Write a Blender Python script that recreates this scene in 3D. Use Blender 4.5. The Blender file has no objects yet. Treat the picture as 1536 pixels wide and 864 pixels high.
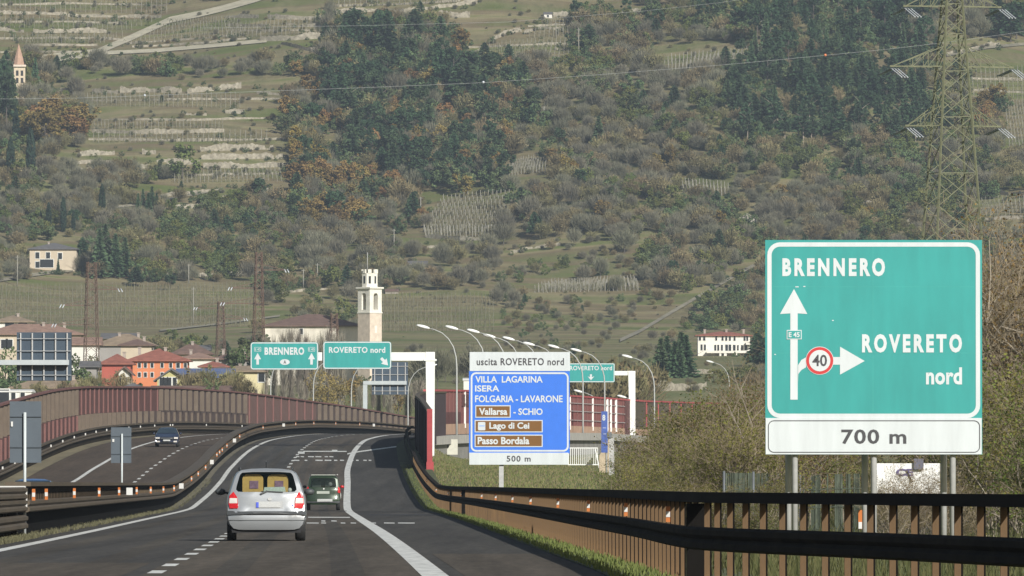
import bpy, math, random
import numpy as np
from mathutils import Vector, Matrix
rnd = random.Random(7)
SC = bpy.context.scene
COL = SC.collection
# ---------------------------------------------------------------- camera
F = 15000.0; CX = 768.0; CY = 432.0; HOR = 726.0; CAMH = 1.23
PITCH = math.atan((HOR - CY) / F)
cam = bpy.data.cameras.new('camera'); cam.sensor_width = 36.0
cam.lens = 36.0 * F / 1536.0
cam.clip_start = 1.0; cam.clip_end = 9000.0
camo = bpy.data.objects.new('camera', cam); COL.objects.link(camo)
camo.location = (0, 0, CAMH); camo.rotation_euler = (math.pi / 2 + PITCH, 0, 0)
SC.camera = camo
HAZE_DENSITY = 0.66e-4
# ---------------------------------------------------------------- light
SUN_EL, SUN_AZ = 28.0, 28.0          # elevation; degrees right of straight behind the camera
w = bpy.data.worlds.new('World'); SC.world = w; w.use_nodes = True
nt = w.node_tree; bg = nt.nodes['Background']
sky = nt.nodes.new('ShaderNodeTexSky'); sky.sky_type = 'NISHITA'; sky.sun_disc = False
sky.sun_elevation = math.radians(SUN_EL); sky.sun_rotation = math.radians(180 - SUN_AZ)
sky.dust_density = 2.0
nt.links.new(sky.outputs[0], bg.inputs[0]); bg.inputs[1].default_value = 0.05
sl = bpy.data.lights.new('sun', 'SUN'); sl.energy = 4.4; sl.angle = math.radians(0.5); sl.color = (1.0, 0.98, 0.93)
so = bpy.data.objects.new('sun', sl); COL.objects.link(so)
e, a = math.radians(SUN_EL), math.radians(SUN_AZ)
tosun = Vector((math.cos(e) * math.sin(a), -math.cos(e) * math.cos(a), math.sin(e)))
so.rotation_euler = tosun.to_track_quat('Z', 'Y').to_euler(); so.location = (60, -60, 80)
SC.view_settings.view_transform = 'Standard'; SC.view_settings.look = 'None'
SC.view_settings.gamma = 1.0; SC.view_settings.use_curve_mapping = False
SC.view_settings.exposure = 0.30
SC.cycles.volume_bounces = 0; SC.cycles.max_bounces = 6; SC.cycles.transparent_max_bounces = 12
SC.cycles.caustics_reflective = False; SC.cycles.caustics_refractive = False

# ---------------------------------------------------------------- pixel helper
cp, sp = math.cos(PITCH), math.sin(PITCH)
def P(px, py, d):
    """point at depth Y = d seen at photo pixel (px, py)"""
    u = (px - CX) / F; v = (CY - py) / F
    t = d / (cp - v * sp)
    return Vector((u * t, d, CAMH + t * (sp + v * cp)))
def px_of(p):
    dx, dy, dz = p[0], p[1], p[2] - CAMH
    f = dy * cp + dz * sp; v = -dy * sp + dz * cp
    return CX + F * dx / f, CY - F * v / f

# ---------------------------------------------------------------- tables
class Tab:
    def __init__(s, pts):
        s.x = np.array([p[0] for p in pts], float); s.y = np.array([p[1] for p in pts], float)
        h = np.diff(s.x); d = np.diff(s.y) / h; n = len(s.x); m = np.zeros(n)
        for i in range(1, n - 1):
            if d[i-1] * d[i] > 0:
                w1 = 2*h[i] + h[i-1]; w2 = h[i] + 2*h[i-1]
                m[i] = (w1 + w2) / (w1 / d[i-1] + w2 / d[i])
        m[0] = d[0]; m[-1] = d[-1]; s.m = m
    def __call__(s, q):
        q = np.asarray(q, float); i = np.clip(np.searchsorted(s.x, q) - 1, 0, len(s.x) - 2)
        h = s.x[i+1] - s.x[i]; t = np.clip((q - s.x[i]) / h, -0.5, 1.5)
        t2, t3 = t*t, t*t*t
        r = (2*t3-3*t2+1)*s.y[i] + (t3-2*t2+t)*h*s.m[i] + (-2*t3+3*t2)*s.y[i+1] + (t3-t2)*h*s.m[i+1]
        return float(r) if r.ndim == 0 else r
G = Tab([(-60,0),(300,0),(430,0),(473,.04),(520,.42),(595,1.43),(645,2.35),(690,3.22),(722,3.78),(785,4.62),(845,5.2),(885,5.58),(930,5.9),(1000,6.1),(1100,5.75),(1200,4.9),(1320,4.3)])
XL = Tab([(-60,-5.0),(0,-6.1),(186,-9.5),(253,-10.8),(355,-12.9),(480,-15.4),(590,-17.2),(640,-18.0),(730,-18.8),(800,-19.1),(845,-18.95),(885,-18.2),(930,-16.4),(1000,-12.4),(1090,-6.2),(1200,3),(1320,14)])
RB = Tab([(40,10.0),(80,6.02),(100,4.02),(118,2.22),(143,1.93),(169,1.55),(234,.6),(385,-1.75),(505,-3.95),(620,-6.0),(700,-7.3),(760,-7.9),(800,-7.9),(840,-6.9),(900,-3.0)])
YPX = [(g, HOR - F * (G(g) - CAMH) / g) for g in np.arange(90, 935, 1.0)]
_py = np.array([p[1] for p in YPX])[::-1]; _pd = np.array([p[0] for p in YPX])[::-1]
def road_d(py): return float(np.interp(py, _py, _pd))
def road_pt(px, py, lift=0.0):
    p = P(px, py, road_d(py)); return Vector((p.x, p.y, G(p.y) + lift))

# ---------------------------------------------------------------- terrain
SR = Tab([(-60,-.8),(200,-.45),(330,-.2),(450,.75),(500,1.0),(650,1.9),(800,2.9),(860,3.4),(960,4.0),(1100,6.2),(1200,8.5),(1400,13.2),(1800,22.5),(2150,35)])
SLt = Tab([(-60,-.8),(300,-.6),(500,.3),(700,2.6),(900,4.6),(1000,5.2),(1200,8.5),(1400,13.2),(1800,22.5),(2150,35)])
HB = Tab([(1100,6.2),(1200,8.5),(1400,13.2),(1800,22.5),(2150,35),(2300,58),(2500,100),(2700,146),(2900,196),(3200,285),(3600,380)])
def smooth(x): x = np.clip(x, 0, 1); return x*x*(3-2*x)
def T(X, Y):
    X = np.asarray(X, float); Y = np.asarray(Y, float)
    side = np.where(X > XL(Y) - 6, SR(np.minimum(Y, 2150)), SLt(np.minimum(Y, 2150)))
    far = HB(np.clip(Y, 1100, 3600))
    k = smooth((Y - 2050) / 350.0)
    far = far + k * (3.2*np.sin(X/47 + 1.3 + Y/140) + 1.6*np.sin(X/23 + .4 - Y/75) + .7*np.sin(X/9.0 + Y/31)) \
        + k * 2.2 * np.sin(X/95 - .8)
    S = np.where(Y > 1150, far, side)
    S = S + .12*np.sin(X/3.1 + Y/17.) * smooth((np.abs(X - XL(Y) - 4) - 14)/10)
    rgt = np.where(Y < 800, RB(np.clip(Y, 40, 900)) - .3, XL(np.clip(Y, -60, 1320)) + 10)
    lft = XL(np.clip(Y, -60, 1320)) - 14
    dist = np.maximum(np.maximum(lft - X, X - rgt), 0)
    c = 1 - smooth(dist / 5.0)
    c = c * (1 - smooth((Y - 1280) / 40))
    return S * (1 - c) + (G(np.clip(Y, -60, 1320)) - .12) * c
def hit(px, py, d0=1160.0, d1=3500.0):
    ds = np.arange(d0, d1, 4.0)
    u = (px - CX) / F; v = (CY - py) / F; t = ds / (cp - v*sp)
    z = CAMH + t * (sp + v*cp); g = T(u * t, ds)
    i = np.argmax(g >= z)
    if g[i] < z[i]: return None
    if i == 0: return Vector((u*t[0], ds[0], g[0]))
    a0, a1 = g[i-1]-z[i-1], g[i]-z[i]; d = ds[i-1] + 4.0 * (-a0) / (a1 - a0)
    tt = d / (cp - v*sp); X = u * tt
    return Vector((X, d, float(T(X, d))))

# ---------------------------------------------------------------- materials
MATS = {}
def mat(name, col, rough=.7, metal=0.0, var=.15, scale=2.0, bump=0.0, col2=None, stretch=None, spec=.5, detail=5.0, coat=0.0, obvar=0.0, trans=0.0):
    if name in MATS: return MATS[name]
    m = bpy.data.materials.new(name); m.use_nodes = True; n = m.node_tree.nodes; L = m.node_tree.links
    b = n['Principled BSDF']; b.inputs['Roughness'].default_value = rough; b.inputs['Metallic'].default_value = metal
    b.inputs['Specular IOR Level'].default_value = spec
    if coat: b.inputs['Coat Weight'].default_value = coat; b.inputs['Coat Roughness'].default_value = .06
    tc = n.new('ShaderNodeTexCoord'); mp = n.new('ShaderNodeMapping'); L.new(tc.outputs['Object'], mp.inputs[0])
    if stretch: mp.inputs['Scale'].default_value = stretch
    nz = n.new('ShaderNodeTexNoise'); nz.inputs['Scale'].default_value = scale; nz.inputs['Detail'].default_value = detail
    nz.inputs['Roughness'].default_value = .62
    L.new(mp.outputs[0], nz.inputs['Vector'])
    rp = n.new('ShaderNodeValToRGB'); rp.color_ramp.elements[0].position = .32; rp.color_ramp.elements[1].position = .68
    c = Vector(col)
    lo, hi = (c * (1 - var), c * (1 + var)) if col2 is None else (c, Vector(col2))
    rp.color_ramp.elements[0].color = (*lo, 1); rp.color_ramp.elements[1].color = (*[min(1, q) for q in hi], 1)
    L.new(nz.outputs[0], rp.inputs[0]); out = rp.outputs[0]
    if obvar:
        oi = n.new('ShaderNodeObjectInfo'); hs = n.new('ShaderNodeHueSaturation')
        mr = n.new('ShaderNodeMapRange'); mr.inputs['To Min'].default_value = 1 - obvar; mr.inputs['To Max'].default_value = 1 + obvar
        L.new(oi.outputs['Random'], mr.inputs[0]); L.new(mr.outputs[0], hs.inputs['Value'])
        ml = n.new('ShaderNodeMath'); ml.operation = 'MULTIPLY'; ml.inputs[1].default_value = 7.31
        fr = n.new('ShaderNodeMath'); fr.operation = 'FRACT'
        L.new(oi.outputs['Random'], ml.inputs[0]); L.new(ml.outputs[0], fr.inputs[0])
        m2 = n.new('ShaderNodeMapRange'); m2.inputs['To Min'].default_value = .5 - obvar*.09; m2.inputs['To Max'].default_value = .5 + obvar*.09
        L.new(fr.outputs[0], m2.inputs[0]); L.new(m2.outputs[0], hs.inputs['Hue'])
        L.new(out, hs.inputs['Color']); out = hs.outputs[0]
    L.new(out, b.inputs['Base Color'])
    if bump:
        bp = n.new('ShaderNodeBump'); bp.inputs['Strength'].default_value = bump; bp.inputs['Distance'].default_value = .1
        L.new(nz.outputs[0], bp.inputs['Height']); L.new(bp.outputs[0], b.inputs['Normal'])
    if trans:
        tr = n.new('ShaderNodeBsdfTranslucent'); mx = n.new('ShaderNodeMixShader'); mx.inputs[0].default_value = trans
        L.new(out, tr.inputs[0]); L.new(b.outputs[0], mx.inputs[1]); L.new(tr.outputs[0], mx.inputs[2])
        L.new(mx.outputs[0], n['Material Output'].inputs[0])
    MATS[name] = m; return m
def glass(name, col, alpha):
    if name in MATS: return MATS[name]
    m = bpy.data.materials.new(name); m.use_nodes = True; n = m.node_tree.nodes; L = m.node_tree.links
    b = n['Principled BSDF']; b.inputs['Base Color'].default_value = (*col, 1); b.inputs['Roughness'].default_value = .05
    tr = n.new('ShaderNodeBsdfTransparent'); tr.inputs[0].default_value = (.75, .8, .78, 1)
    mx = n.new('ShaderNodeMixShader'); mx.inputs[0].default_value = alpha
    L.new(tr.outputs[0], mx.inputs[1]); L.new(b.outputs[0], mx.inputs[2]); L.new(mx.outputs[0], n['Material Output'].inputs[0])
    MATS[name] = m; return m

# ---------------------------------------------------------------- mesh builder
class MB:
    def __init__(s): s.v = []; s.f = []; s.mi = []; s.sm = []
    def add(s, vs, fs, m=0, smooth=False):
        o = len(s.v); s.v += [tuple(q) for q in vs]
        for f in fs: s.f.append([o + i for i in f]); s.mi.append(m); s.sm.append(smooth)
    def box(s, c, size, rz=0.0, m=0, R=None):
        hx, hy, hz = size[0]/2, size[1]/2, size[2]/2; c = Vector(c)
        M = R if R is not None else Matrix.Rotation(rz, 3, 'Z')
        vs = [c + M @ Vector((x*hx, y*hy, z*hz)) for z in (-1, 1) for y in (-1, 1) for x in (-1, 1)]
        s.add(vs, [(0,2,3,1),(4,5,7,6),(0,1,5,4),(2,6,7,3),(0,4,6,2),(1,3,7,5)], m)
    def bar(s, a, b, w, h=None, m=0):
        a, b = Vector(a), Vector(b); d = b - a
        if d.length < 1e-6: return
        q = d.to_track_quat('Z', 'Y').to_matrix(); s.box((a+b)/2, (w, h or w, d.length), R=q, m=m)
    def tube(s, pts, r, n=8, m=0, cap=True):
        pts = [Vector(p) for p in pts]; rs = r if isinstance(r, (list, tuple)) else [r]*len(pts)
        vs, fs = [], []; up = None
        for i, p in enumerate(pts):
            t = (pts[min(i+1, len(pts)-1)] - pts[max(i-1, 0)]).normalized()
            if up is None: up = t.orthogonal().normalized()
            up = (up - t * up.dot(t)).normalized(); si = t.cross(up)
            for k in range(n):
                an = 2*math.pi*k/n; vs.append(p + (up*math.cos(an) + si*math.sin(an))*rs[i])
        for i in range(len(pts)-1):
            for k in range(n):
                k2 = (k+1) % n; fs.append((i*n+k, i*n+k2, (i+1)*n+k2, (i+1)*n+k))
        s.add(vs, fs, m, n > 5)
        if cap: s.add([], [], m); o = len(s.v) - len(vs); s.f += [[o+k for k in range(n)][::-1], [o+(len(pts)-1)*n+k for k in range(n)]]; s.mi += [m, m]; s.sm += [False, False]
    def sweep(s, path, prof, m=0, closed=True, cap=True):
        """path: points; prof: (offset to the right of travel, height) pairs"""
        path = [Vector(p) for p in path]; n = len(prof); vs, fs = [], []
        for i, p in enumerate(path):
            t = path[min(i+1, len(path)-1)] - path[max(i-1, 0)]; t.z = 0; t.normalize()
            r = Vector((t.y, -t.x, 0))
            for (o, h) in prof: vs.append(p + r*o + Vector((0, 0, h)))
        for i in range(len(path)-1):
            for k in range(n if closed else n-1):
                k2 = (k+1) % n; fs.append((i*n+k, (i+1)*n+k, (i+1)*n+k2, i*n+k2))
        if cap and closed: fs += [list(range(n)), [(len(path)-1)*n+k for k in range(n)][::-1]]
        s.add(vs, fs, m)
    def ellipsoid(s, c, r, nu=12, nv=8, m=0, R=None):
        c = Vector(c); vs = []; fs = []
        for j in range(nv+1):
            th = math.pi*j/nv
            for i in range(nu):
                ph = 2*math.pi*i/nu; q = Vector((r[0]*math.sin(th)*math.cos(ph), r[1]*math.sin(th)*math.sin(ph), r[2]*math.cos(th)))
                vs.append(c + (R @ q if R is not None else q))
        for j in range(nv):
            for i in range(nu):
                i2 = (i+1) % nu; fs.append((j*nu+i, (j+1)*nu+i, (j+1)*nu+i2, j*nu+i2))
        s.add(vs, fs, m, True)
    def poly(s, pts, m=0): s.add(pts, [list(range(len(pts)))], m)
    def prism(s, pts2, y0, y1, m=0):
        """extrude an outline of (x, z) from y0 (front) to y1"""
        n = len(pts2); vs = [(x, y0, z) for x, z in pts2] + [(x, y1, z) for x, z in pts2]
        fs = [list(range(n)), list(range(2*n-1, n-1, -1))] + [(i, n+i, n+(i+1) % n, (i+1) % n) for i in range(n)]
        s.add(vs, fs, m)
    def ring(s, outer, inner, y, m=0):
        n = len(outer); s.add([(x, y, z) for x, z in outer] + [(x, y, z) for x, z in inner], [(i, (i+1) % n, n+(i+1) % n, n+i) for i in range(n)], m)
    def build(s, name, mats, parent=None, world=True, bevel=0.0):
        me = bpy.data.meshes.new(name); off = Vector((0, 0, 0))
        if parent is not None and world:
            q = parent
            while q is not None: off += q.location; q = q.parent
        me.from_pydata([tuple(Vector(v) - off) for v in s.v], [], s.f)
        for m in (mats if isinstance(mats, (list, tuple)) else [mats]): me.materials.append(m)
        me.polygons.foreach_set('material_index', s.mi); me.polygons.foreach_set('use_smooth', s.sm); me.update()
        o = bpy.data.objects.new(name, me); COL.objects.link(o)
        if parent is not None: o.parent = parent
        if bevel:
            bv = o.modifiers.new('bevel', 'BEVEL'); bv.width = bevel; bv.segments = 2; bv.limit_method = 'ANGLE'
        return o
def tag(o, label=None, cat=None, group=None, kind=None):
    if label: o['label'] = label
    if cat: o['category'] = cat
    if group: o['group'] = group
    if kind: o['kind'] = kind
    return o
def thing(name, label, cat, loc=(0,0,0), group=None, rz=0.0):
    o = bpy.data.objects.new(name, None); COL.objects.link(o); o.empty_display_size = .3
    o.location = loc; o.rotation_euler = (0, 0, rz); return tag(o, label, cat, group)
def copy_tree(o, parent=None, loc=None, rz=None, label=None, group=None, scale=None):
    c = o.copy(); COL.objects.link(c)
    if parent is not None: c.parent = parent
    if loc is not None: c.location = loc
    if rz is not None: c.rotation_euler = (0, 0, rz)
    if scale is not None: c.scale = (scale,)*3 if not isinstance(scale, tuple) else scale
    if label: c['label'] = label
    if group: c['group'] = group
    for ch in list(o.children): copy_tree(ch, c)
    return c
def rrect(x0, z0, x1, z1, r, n=6):
    out = []
    for (cx, cz, a0) in ((x1-r, z0+r, -90), (x1-r, z1-r, 0), (x0+r, z1-r, 90), (x0+r, z0+r, 180)):
        for k in range(n+1):
            an = math.radians(a0 + 90*k/n); out.append((cx + r*math.cos(an), cz + r*math.sin(an)))
    return out
def text_geo(s, bold=.02, space=1.0):
    cu = bpy.data.curves.new('t', 'FONT'); cu.body = s; cu.offset = bold; cu.space_character = space; cu.resolution_u = 3
    o = bpy.data.objects.new('t', cu); COL.objects.link(o)
    dg = bpy.context.evaluated_depsgraph_get(); me = bpy.data.meshes.new_from_object(o.evaluated_get(dg))
    vs = np.array([v.co[:] for v in me.vertices]); fs = [list(p.vertices) for p in me.polygons]
    bpy.data.objects.remove(o); bpy.data.curves.remove(cu); bpy.data.meshes.remove(me)
    return vs, fs
# ================================================================ ground and roads
def ground_material():
    m = bpy.data.materials.new('ground_grass'); m.use_nodes = True; n = m.node_tree.nodes; L = m.node_tree.links
    b = n['Principled BSDF']; b.inputs['Roughness'].default_value = .95; b.inputs['Specular IOR Level'].default_value = .15
    ge = n.new('ShaderNodeNewGeometry')
    def noise(scale, sc, det=6, rough=.6):
        mp = n.new('ShaderNodeMapping'); mp.inputs['Scale'].default_value = sc; L.new(ge.outputs['Position'], mp.inputs[0])
        z = n.new('ShaderNodeTexNoise'); z.inputs['Scale'].default_value = scale; z.inputs['Detail'].default_value = det; z.inputs['Roughness'].default_value = rough
        L.new(mp.outputs[0], z.inputs['Vector']); return z.outputs[0]
    def ramp(src, stops):
        r = n.new('ShaderNodeValToRGB'); els = r.color_ramp.elements
        while len(els) < len(stops): els.new(.5)
        for e_, (p, c) in zip(els, stops): e_.position = p; e_.color = (*c, 1)
        L.new(src, r.inputs[0]); return r.outputs[0]
    def mix(f, a_, b_):
        x = n.new('ShaderNodeMix'); x.data_type = 'RGBA'
        L.new(f, x.inputs[0]); L.new(a_, x.inputs[6]); L.new(b_, x.inputs[7]); return x.outputs[2]
    # hill: contour-following bands of fallow, grass and bare soil
    band = noise(1.0, (.012, .055, .0), 5, .55)
    hillc = ramp(band, [(.28, (.075,.092,.030)), (.40, (.125,.148,.042)), (.48, (.165,.128,.072)), (.55, (.250,.215,.115)), (.62, (.135,.160,.046)), (.72, (.090,.105,.034))])
    fine = noise(1.0, (.35, .12, .0), 6, .7)
    finec = ramp(fine, [(.3, (.095,.100,.042)), (.7, (.26,.225,.125))])
    mid = ramp(noise(1.0, (.09, .05, 0), 4), [(.42, (0,0,0)), (.66, (.75,.75,.75))])
    h = mix(mid, hillc, finec)
    # valley floor and road banks: winter grass
    g1 = ramp(noise(1.0, (.5, .06, .5), 6, .65), [(.3, (.095,.125,.040)), (.5, (.165,.18,.070)), (.72, (.26,.24,.12))])
    g2 = ramp(noise(1.0, (.16, .02, .2), 4), [(.35, (.070,.105,.028)), (.65, (.23,.20,.11))])
    k = ramp(noise(1.0, (2.3, .3, 2.0), 3), [(.4, (0,0,0)), (.6, (1,1,1))])
    g = mix(k, g1, g2)
    sx = n.new('ShaderNodeSeparateXYZ'); L.new(ge.outputs['Position'], sx.inputs[0])
    mr = n.new('ShaderNodeMapRange'); mr.inputs['From Min'].default_value = 1500; mr.inputs['From Max'].default_value = 2150; L.new(sx.outputs[1], mr.inputs[0])
    L.new(mix(mr.outputs[0], g, h), b.inputs['Base Color'])
    bp = n.new('ShaderNodeBump'); bp.inputs['Strength'].default_value = .7; bp.inputs['Distance'].default_value = .35
    L.new(fine, bp.inputs['Height']); L.new(bp.outputs[0], b.inputs['Normal'])
    return m
def build_ground():
    ys = np.unique(np.concatenate([np.arange(-60, 1160, 10.0), np.arange(1160, 2100, 10.0), np.arange(2100, 2960, 3.0), np.arange(2960, 3601, 20.0)]))
    xs = np.unique(np.concatenate([np.arange(-900, -150, 50.0), np.arange(-150, -40, 4.0), np.arange(-40, 40, 1.5), np.arange(40, 150, 4.0), np.arange(150, 901, 50.0)]))
    XX, YY = np.meshgrid(xs, ys); ZZ = T(XX, YY); nx, ny = len(xs), len(ys)
    me = bpy.data.meshes.new('ground')
    v = np.stack([XX, YY, ZZ], -1).reshape(-1, 3); i = np.arange(nx*(ny-1)).reshape(ny-1, nx)[:, :-1].reshape(-1)
    f = np.stack([i, i+1, i+nx+1, i+nx], -1)
    me.from_pydata(v.tolist(), [], f.tolist()); me.polygons.foreach_set('use_smooth', [True]*len(f)); me.materials.append(ground_material())
    o = bpy.data.objects.new('ground', me); COL.objects.link(o); tag(o, 'grassy valley floor rising into the terraced hillside', 'ground', kind='structure')
build_ground()

def asphalt(name, c1, c2):
    m = bpy.data.materials.new(name); m.use_nodes = True; n = m.node_tree.nodes; L = m.node_tree.links; b = n['Principled BSDF']
    b.inputs['Roughness'].default_value = .82; b.inputs['Specular IOR Level'].default_value = .12
    ge = n.new('ShaderNodeNewGeometry')
    def nz(sc, det, ro=.6):
        mp = n.new('ShaderNodeMapping'); mp.inputs['Scale'].default_value = sc; L.new(ge.outputs['Position'], mp.inputs[0])
        z = n.new('ShaderNodeTexNoise'); z.inputs['Scale'].default_value = 1; z.inputs['Detail'].default_value = det; z.inputs['Roughness'].default_value = ro
        L.new(mp.outputs[0], z.inputs['Vector']); return z.outputs[0]
    r = n.new('ShaderNodeValToRGB'); r.color_ramp.elements[0].position = .35; r.color_ramp.elements[1].position = .65
    r.color_ramp.elements[0].color = (*c1, 1); r.color_ramp.elements[1].color = (*c2, 1); L.new(nz((.9, .02, 1), 6), r.inputs[0])
    r2 = n.new('ShaderNodeValToRGB'); r2.color_ramp.elements[0].position = .3; r2.color_ramp.elements[1].position = .75
    r2.color_ramp.elements[0].color = (.68,.68,.69,1); r2.color_ramp.elements[1].color = (1.28,1.25,1.20,1); L.new(nz((6, .35, 6), 8, .75), r2.inputs[0])
    mx = n.new('ShaderNodeMix'); mx.data_type = 'RGBA'; mx.blend_type = 'MULTIPLY'; mx.inputs[0].default_value = 1
    L.new(r.outputs[0], mx.inputs[6]); L.new(r2.outputs[0], mx.inputs[7]); L.new(mx.outputs[2], b.inputs['Base Color'])
    return m
M_ASPH = asphalt('asphalt_main', (.068,.059,.048), (.118,.102,.083))
M_ASPH2 = asphalt('asphalt_exit_lane', (.055,.053,.050), (.084,.080,.073))
M_ASPH3 = asphalt('asphalt_brown', (.075,.060,.047), (.108,.085,.065))
M_LINE = mat('road_paint', (.62,.62,.58), .6, var=.22, scale=1.0, stretch=(4, .4, 1))
M_JOINT = mat('joint_rubber', (.02,.02,.022), .8)
def strip(name, fl, fr, y0, y1, step, z, m, label, cat='road', kind='structure'):
    b = MB(); ys = np.arange(y0, y1 + .01, step); vs = []; fs = []
    for y in ys:
        zz = G(y) + z; vs += [(fl(y), y, zz), (fr(y), y, zz)]
    for i in range(len(ys)-1): fs.append((2*i, 2*i+1, 2*i+3, 2*i+2))
    b.add(vs, fs); o = b.build(name, m); return tag(o, label, cat, kind=kind)
XRr = lambda y: XL(y) + 7.5
M_ASPHL = asphalt('asphalt_left_lane', (.056,.054,.051), (.088,.083,.076))
strip('carriageway', lambda y: XL(y)-.75, lambda y: XL(y)+3.55, -40, 1310, 6, .0, M_ASPHL, 'grey left lane of the motorway beside the median barrier')
strip('carriageway', lambda y: XL(y)+3.55, lambda y: XL(y)+7.7, -40, 1310, 6, .0, M_ASPH, 'brownish right lane of the motorway carrying the silver and green cars')
strip('road_patch', lambda y: XL(y)+7.9, lambda y: RB(y)-.8, -40, 176, 4, .003, M_ASPH, 'older brown stretch of the exit lane nearest the camera')
strip('road_patch', lambda y: XL(y)-.7, lambda y: XL(y)+3.3, -40, 158, 4, .003, M_ASPH, 'older brown stretch of the left lane nearest the camera')
strip('exit_lane', lambda y: XL(y)+7.7, lambda y: (RB(y)-.75 if y < 815 else max(RB(y), XL(y)+9) - .75 + min(3.0, (y-815)*.03)), -40, 1000, 6, .0, M_ASPH2, 'grey exit lane right of the long solid white line')
strip('opposite_carriageway', lambda y: XL(y)-11.9, lambda y: XL(y)-1.75, -40, 1310, 6, .0, M_ASPH3, 'brownish carriageway for oncoming traffic beyond the median barrier')
strip('verge_left', lambda y: XL(y)-13.6, lambda y: XL(y)-11.9, -40, 1310, 6, .01, mat('dry_verge', (.165,.140,.080), .95, var=.3, scale=.5, stretch=(1,.1,1)), 'strip of dry yellow grass and gravel along the far left edge', 'verge')
strip('median_strip', lambda y: XL(y)-1.75, lambda y: XL(y)-.75, -40, 1310, 6, .012, mat('median_gravel', (.15,.135,.095), .95, var=.35, scale=3, stretch=(1,.2,1)), 'gravelly strip under the median barrier', 'verge')
# wheel paths
M_WHEEL = asphalt('asphalt_wheel_path', (.053,.048,.042), (.100,.091,.077))
for off in (.95, 2.55): strip('wheel_path', lambda y, o_=off: XL(y)+o_-.22, lambda y, o_=off: XL(y)+o_+.24, -40, 900, 6, .0015, M_WHEEL, 'darker wheel path worn into the left lane', 'road wear')
for off in (4.7, 6.35): strip('wheel_path', lambda y, o_=off: XL(y)+o_-.24, lambda y, o_=off: XL(y)+o_+.22, -40, 900, 6, .0015, M_WHEEL, 'darker wheel path worn into the right lane', 'road wear')
# painted lines
lines = MB()
def line(fx, wd, y0, y1, step=4.0, lift=.004, b=None):
    b = b or lines; ys = np.arange(y0, y1 + .01, step); vs = []; fs = []
    for y in ys:
        x = fx(y); zz = G(y) + lift; vs += [(x-wd/2, y, zz), (x+wd/2, y, zz)]
    for i in range(len(ys)-1): fs.append((2*i, 2*i+1, 2*i+3, 2*i+2))
    b.add(vs, fs)
line(XL, .27, -40, 1300)
line(XRr, .36, -40, 1000)
y = 101.5
while y < 1000:
    line(lambda q: XL(q)+3.68, .21, y, y+4.5, 1.5); y += 12.0
line(lambda q: XL(q)-8.7, .26, -40, 1300)
y = 96.0
while y < 1100:
    line(lambda q: XL(q)-5.05, .2, y, y+4.5, 1.5); y += 12.0
def pxline(pts, wpx, b=None):
    b = b or lines; vs = []; fs = []
    for i, (x, yy) in enumerate(pts):
        vs += [road_pt(x, yy - wpx/2, .005), road_pt(x, yy + wpx/2, .005)]
    for i in range(len(pts)-1): fs.append((2*i, 2*i+1, 2*i+3, 2*i+2))
    b.add(vs, fs)
pxline([(521,681),(532,678.6),(545,676.6),(572,673),(606,668.5)], 1.7)
def frag(x0, x1, yy, th=1.2): pxline([(x0, yy), (x1, yy + .2)], th)
# worn letters and an arrow painted on the lanes, seen nearly edge-on
frag(455, 520, 677, 1.3); frag(447, 457, 679, 3.4); frag(498, 506, 676, 2.6)
for x0, x1 in ((444,449),(451,456),(462,471),(473,482),(487,492),(494,500)): frag(x0, x1, 685, 1.4)
for x0, x1 in ((441,449),(457,461),(473,484),(487,497),(501,506),(510,516),(525,530),(534,538),(545,550),(553,557)): frag(x0, x1, 690.5, 1.6)
frag(462, 525, 776, 1.2); frag(482, 488, 781.5, 1.6); frag(497, 505, 781.5, 1.4)
for x0, x1 in ((460,478),(482,489),(511,518),(526,534),(556,564),(576,592),(597,622)): frag(x0, x1, 784.6, 1.3)
o = lines.build('lane_markings', M_LINE); tag(o, 'white painted lane lines, dashes and worn letters on the road', 'road marking', kind='structure')
jb = MB()
for (x0, x1, yy, th) in ((548,716,772.5,1.3),(352,560,667.5,1.0),(868,950,859,1.6),(455,520,766.5,.8)): pxline([(x0, yy), ((x0+x1)/2, yy), (x1, yy)], th, jb)
o = jb.build('expansion_joints', M_JOINT); tag(o, 'dark joints crossing the road', 'road joint', kind='structure')

# ================================================================ steel barriers
M_COR = mat('weathered_steel', (.080,.054,.028), .75, var=.28, scale=6, stretch=(1,1,.25))
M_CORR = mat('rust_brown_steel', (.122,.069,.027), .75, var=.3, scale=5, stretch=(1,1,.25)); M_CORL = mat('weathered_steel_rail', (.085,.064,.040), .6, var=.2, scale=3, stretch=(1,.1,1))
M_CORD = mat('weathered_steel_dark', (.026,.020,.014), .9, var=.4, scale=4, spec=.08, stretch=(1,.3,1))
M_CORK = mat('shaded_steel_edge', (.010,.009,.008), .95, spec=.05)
M_ORANGE = mat('reflector_orange', (.48,.15,.035), .4, var=.05)
M_WHITE = mat('reflector_white', (.60,.60,.58), .4, var=.05)
def pathpts(fx, ys, z=0.0): return [Vector((fx(y), y, G(min(max(y,-60),1320)) + z)) for y in ys]
WBEAM = [(0,-.155),(.08,-.12),(.08,-.05),(.02,0),(.08,.05),(.08,.12),(0,.155),(-.015,.155),(-.015,-.155)]
def wprof(side, off, zc, k=1.0):
    p = [(off + side*x*k, zc + z*k) for x, z in WBEAM]; return p if side > 0 else p[::-1]
def boxprof(x0, x1, z0, z1): return [(x0,z0),(x1,z0),(x1,z1),(x0,z1)][::-1]
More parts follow.
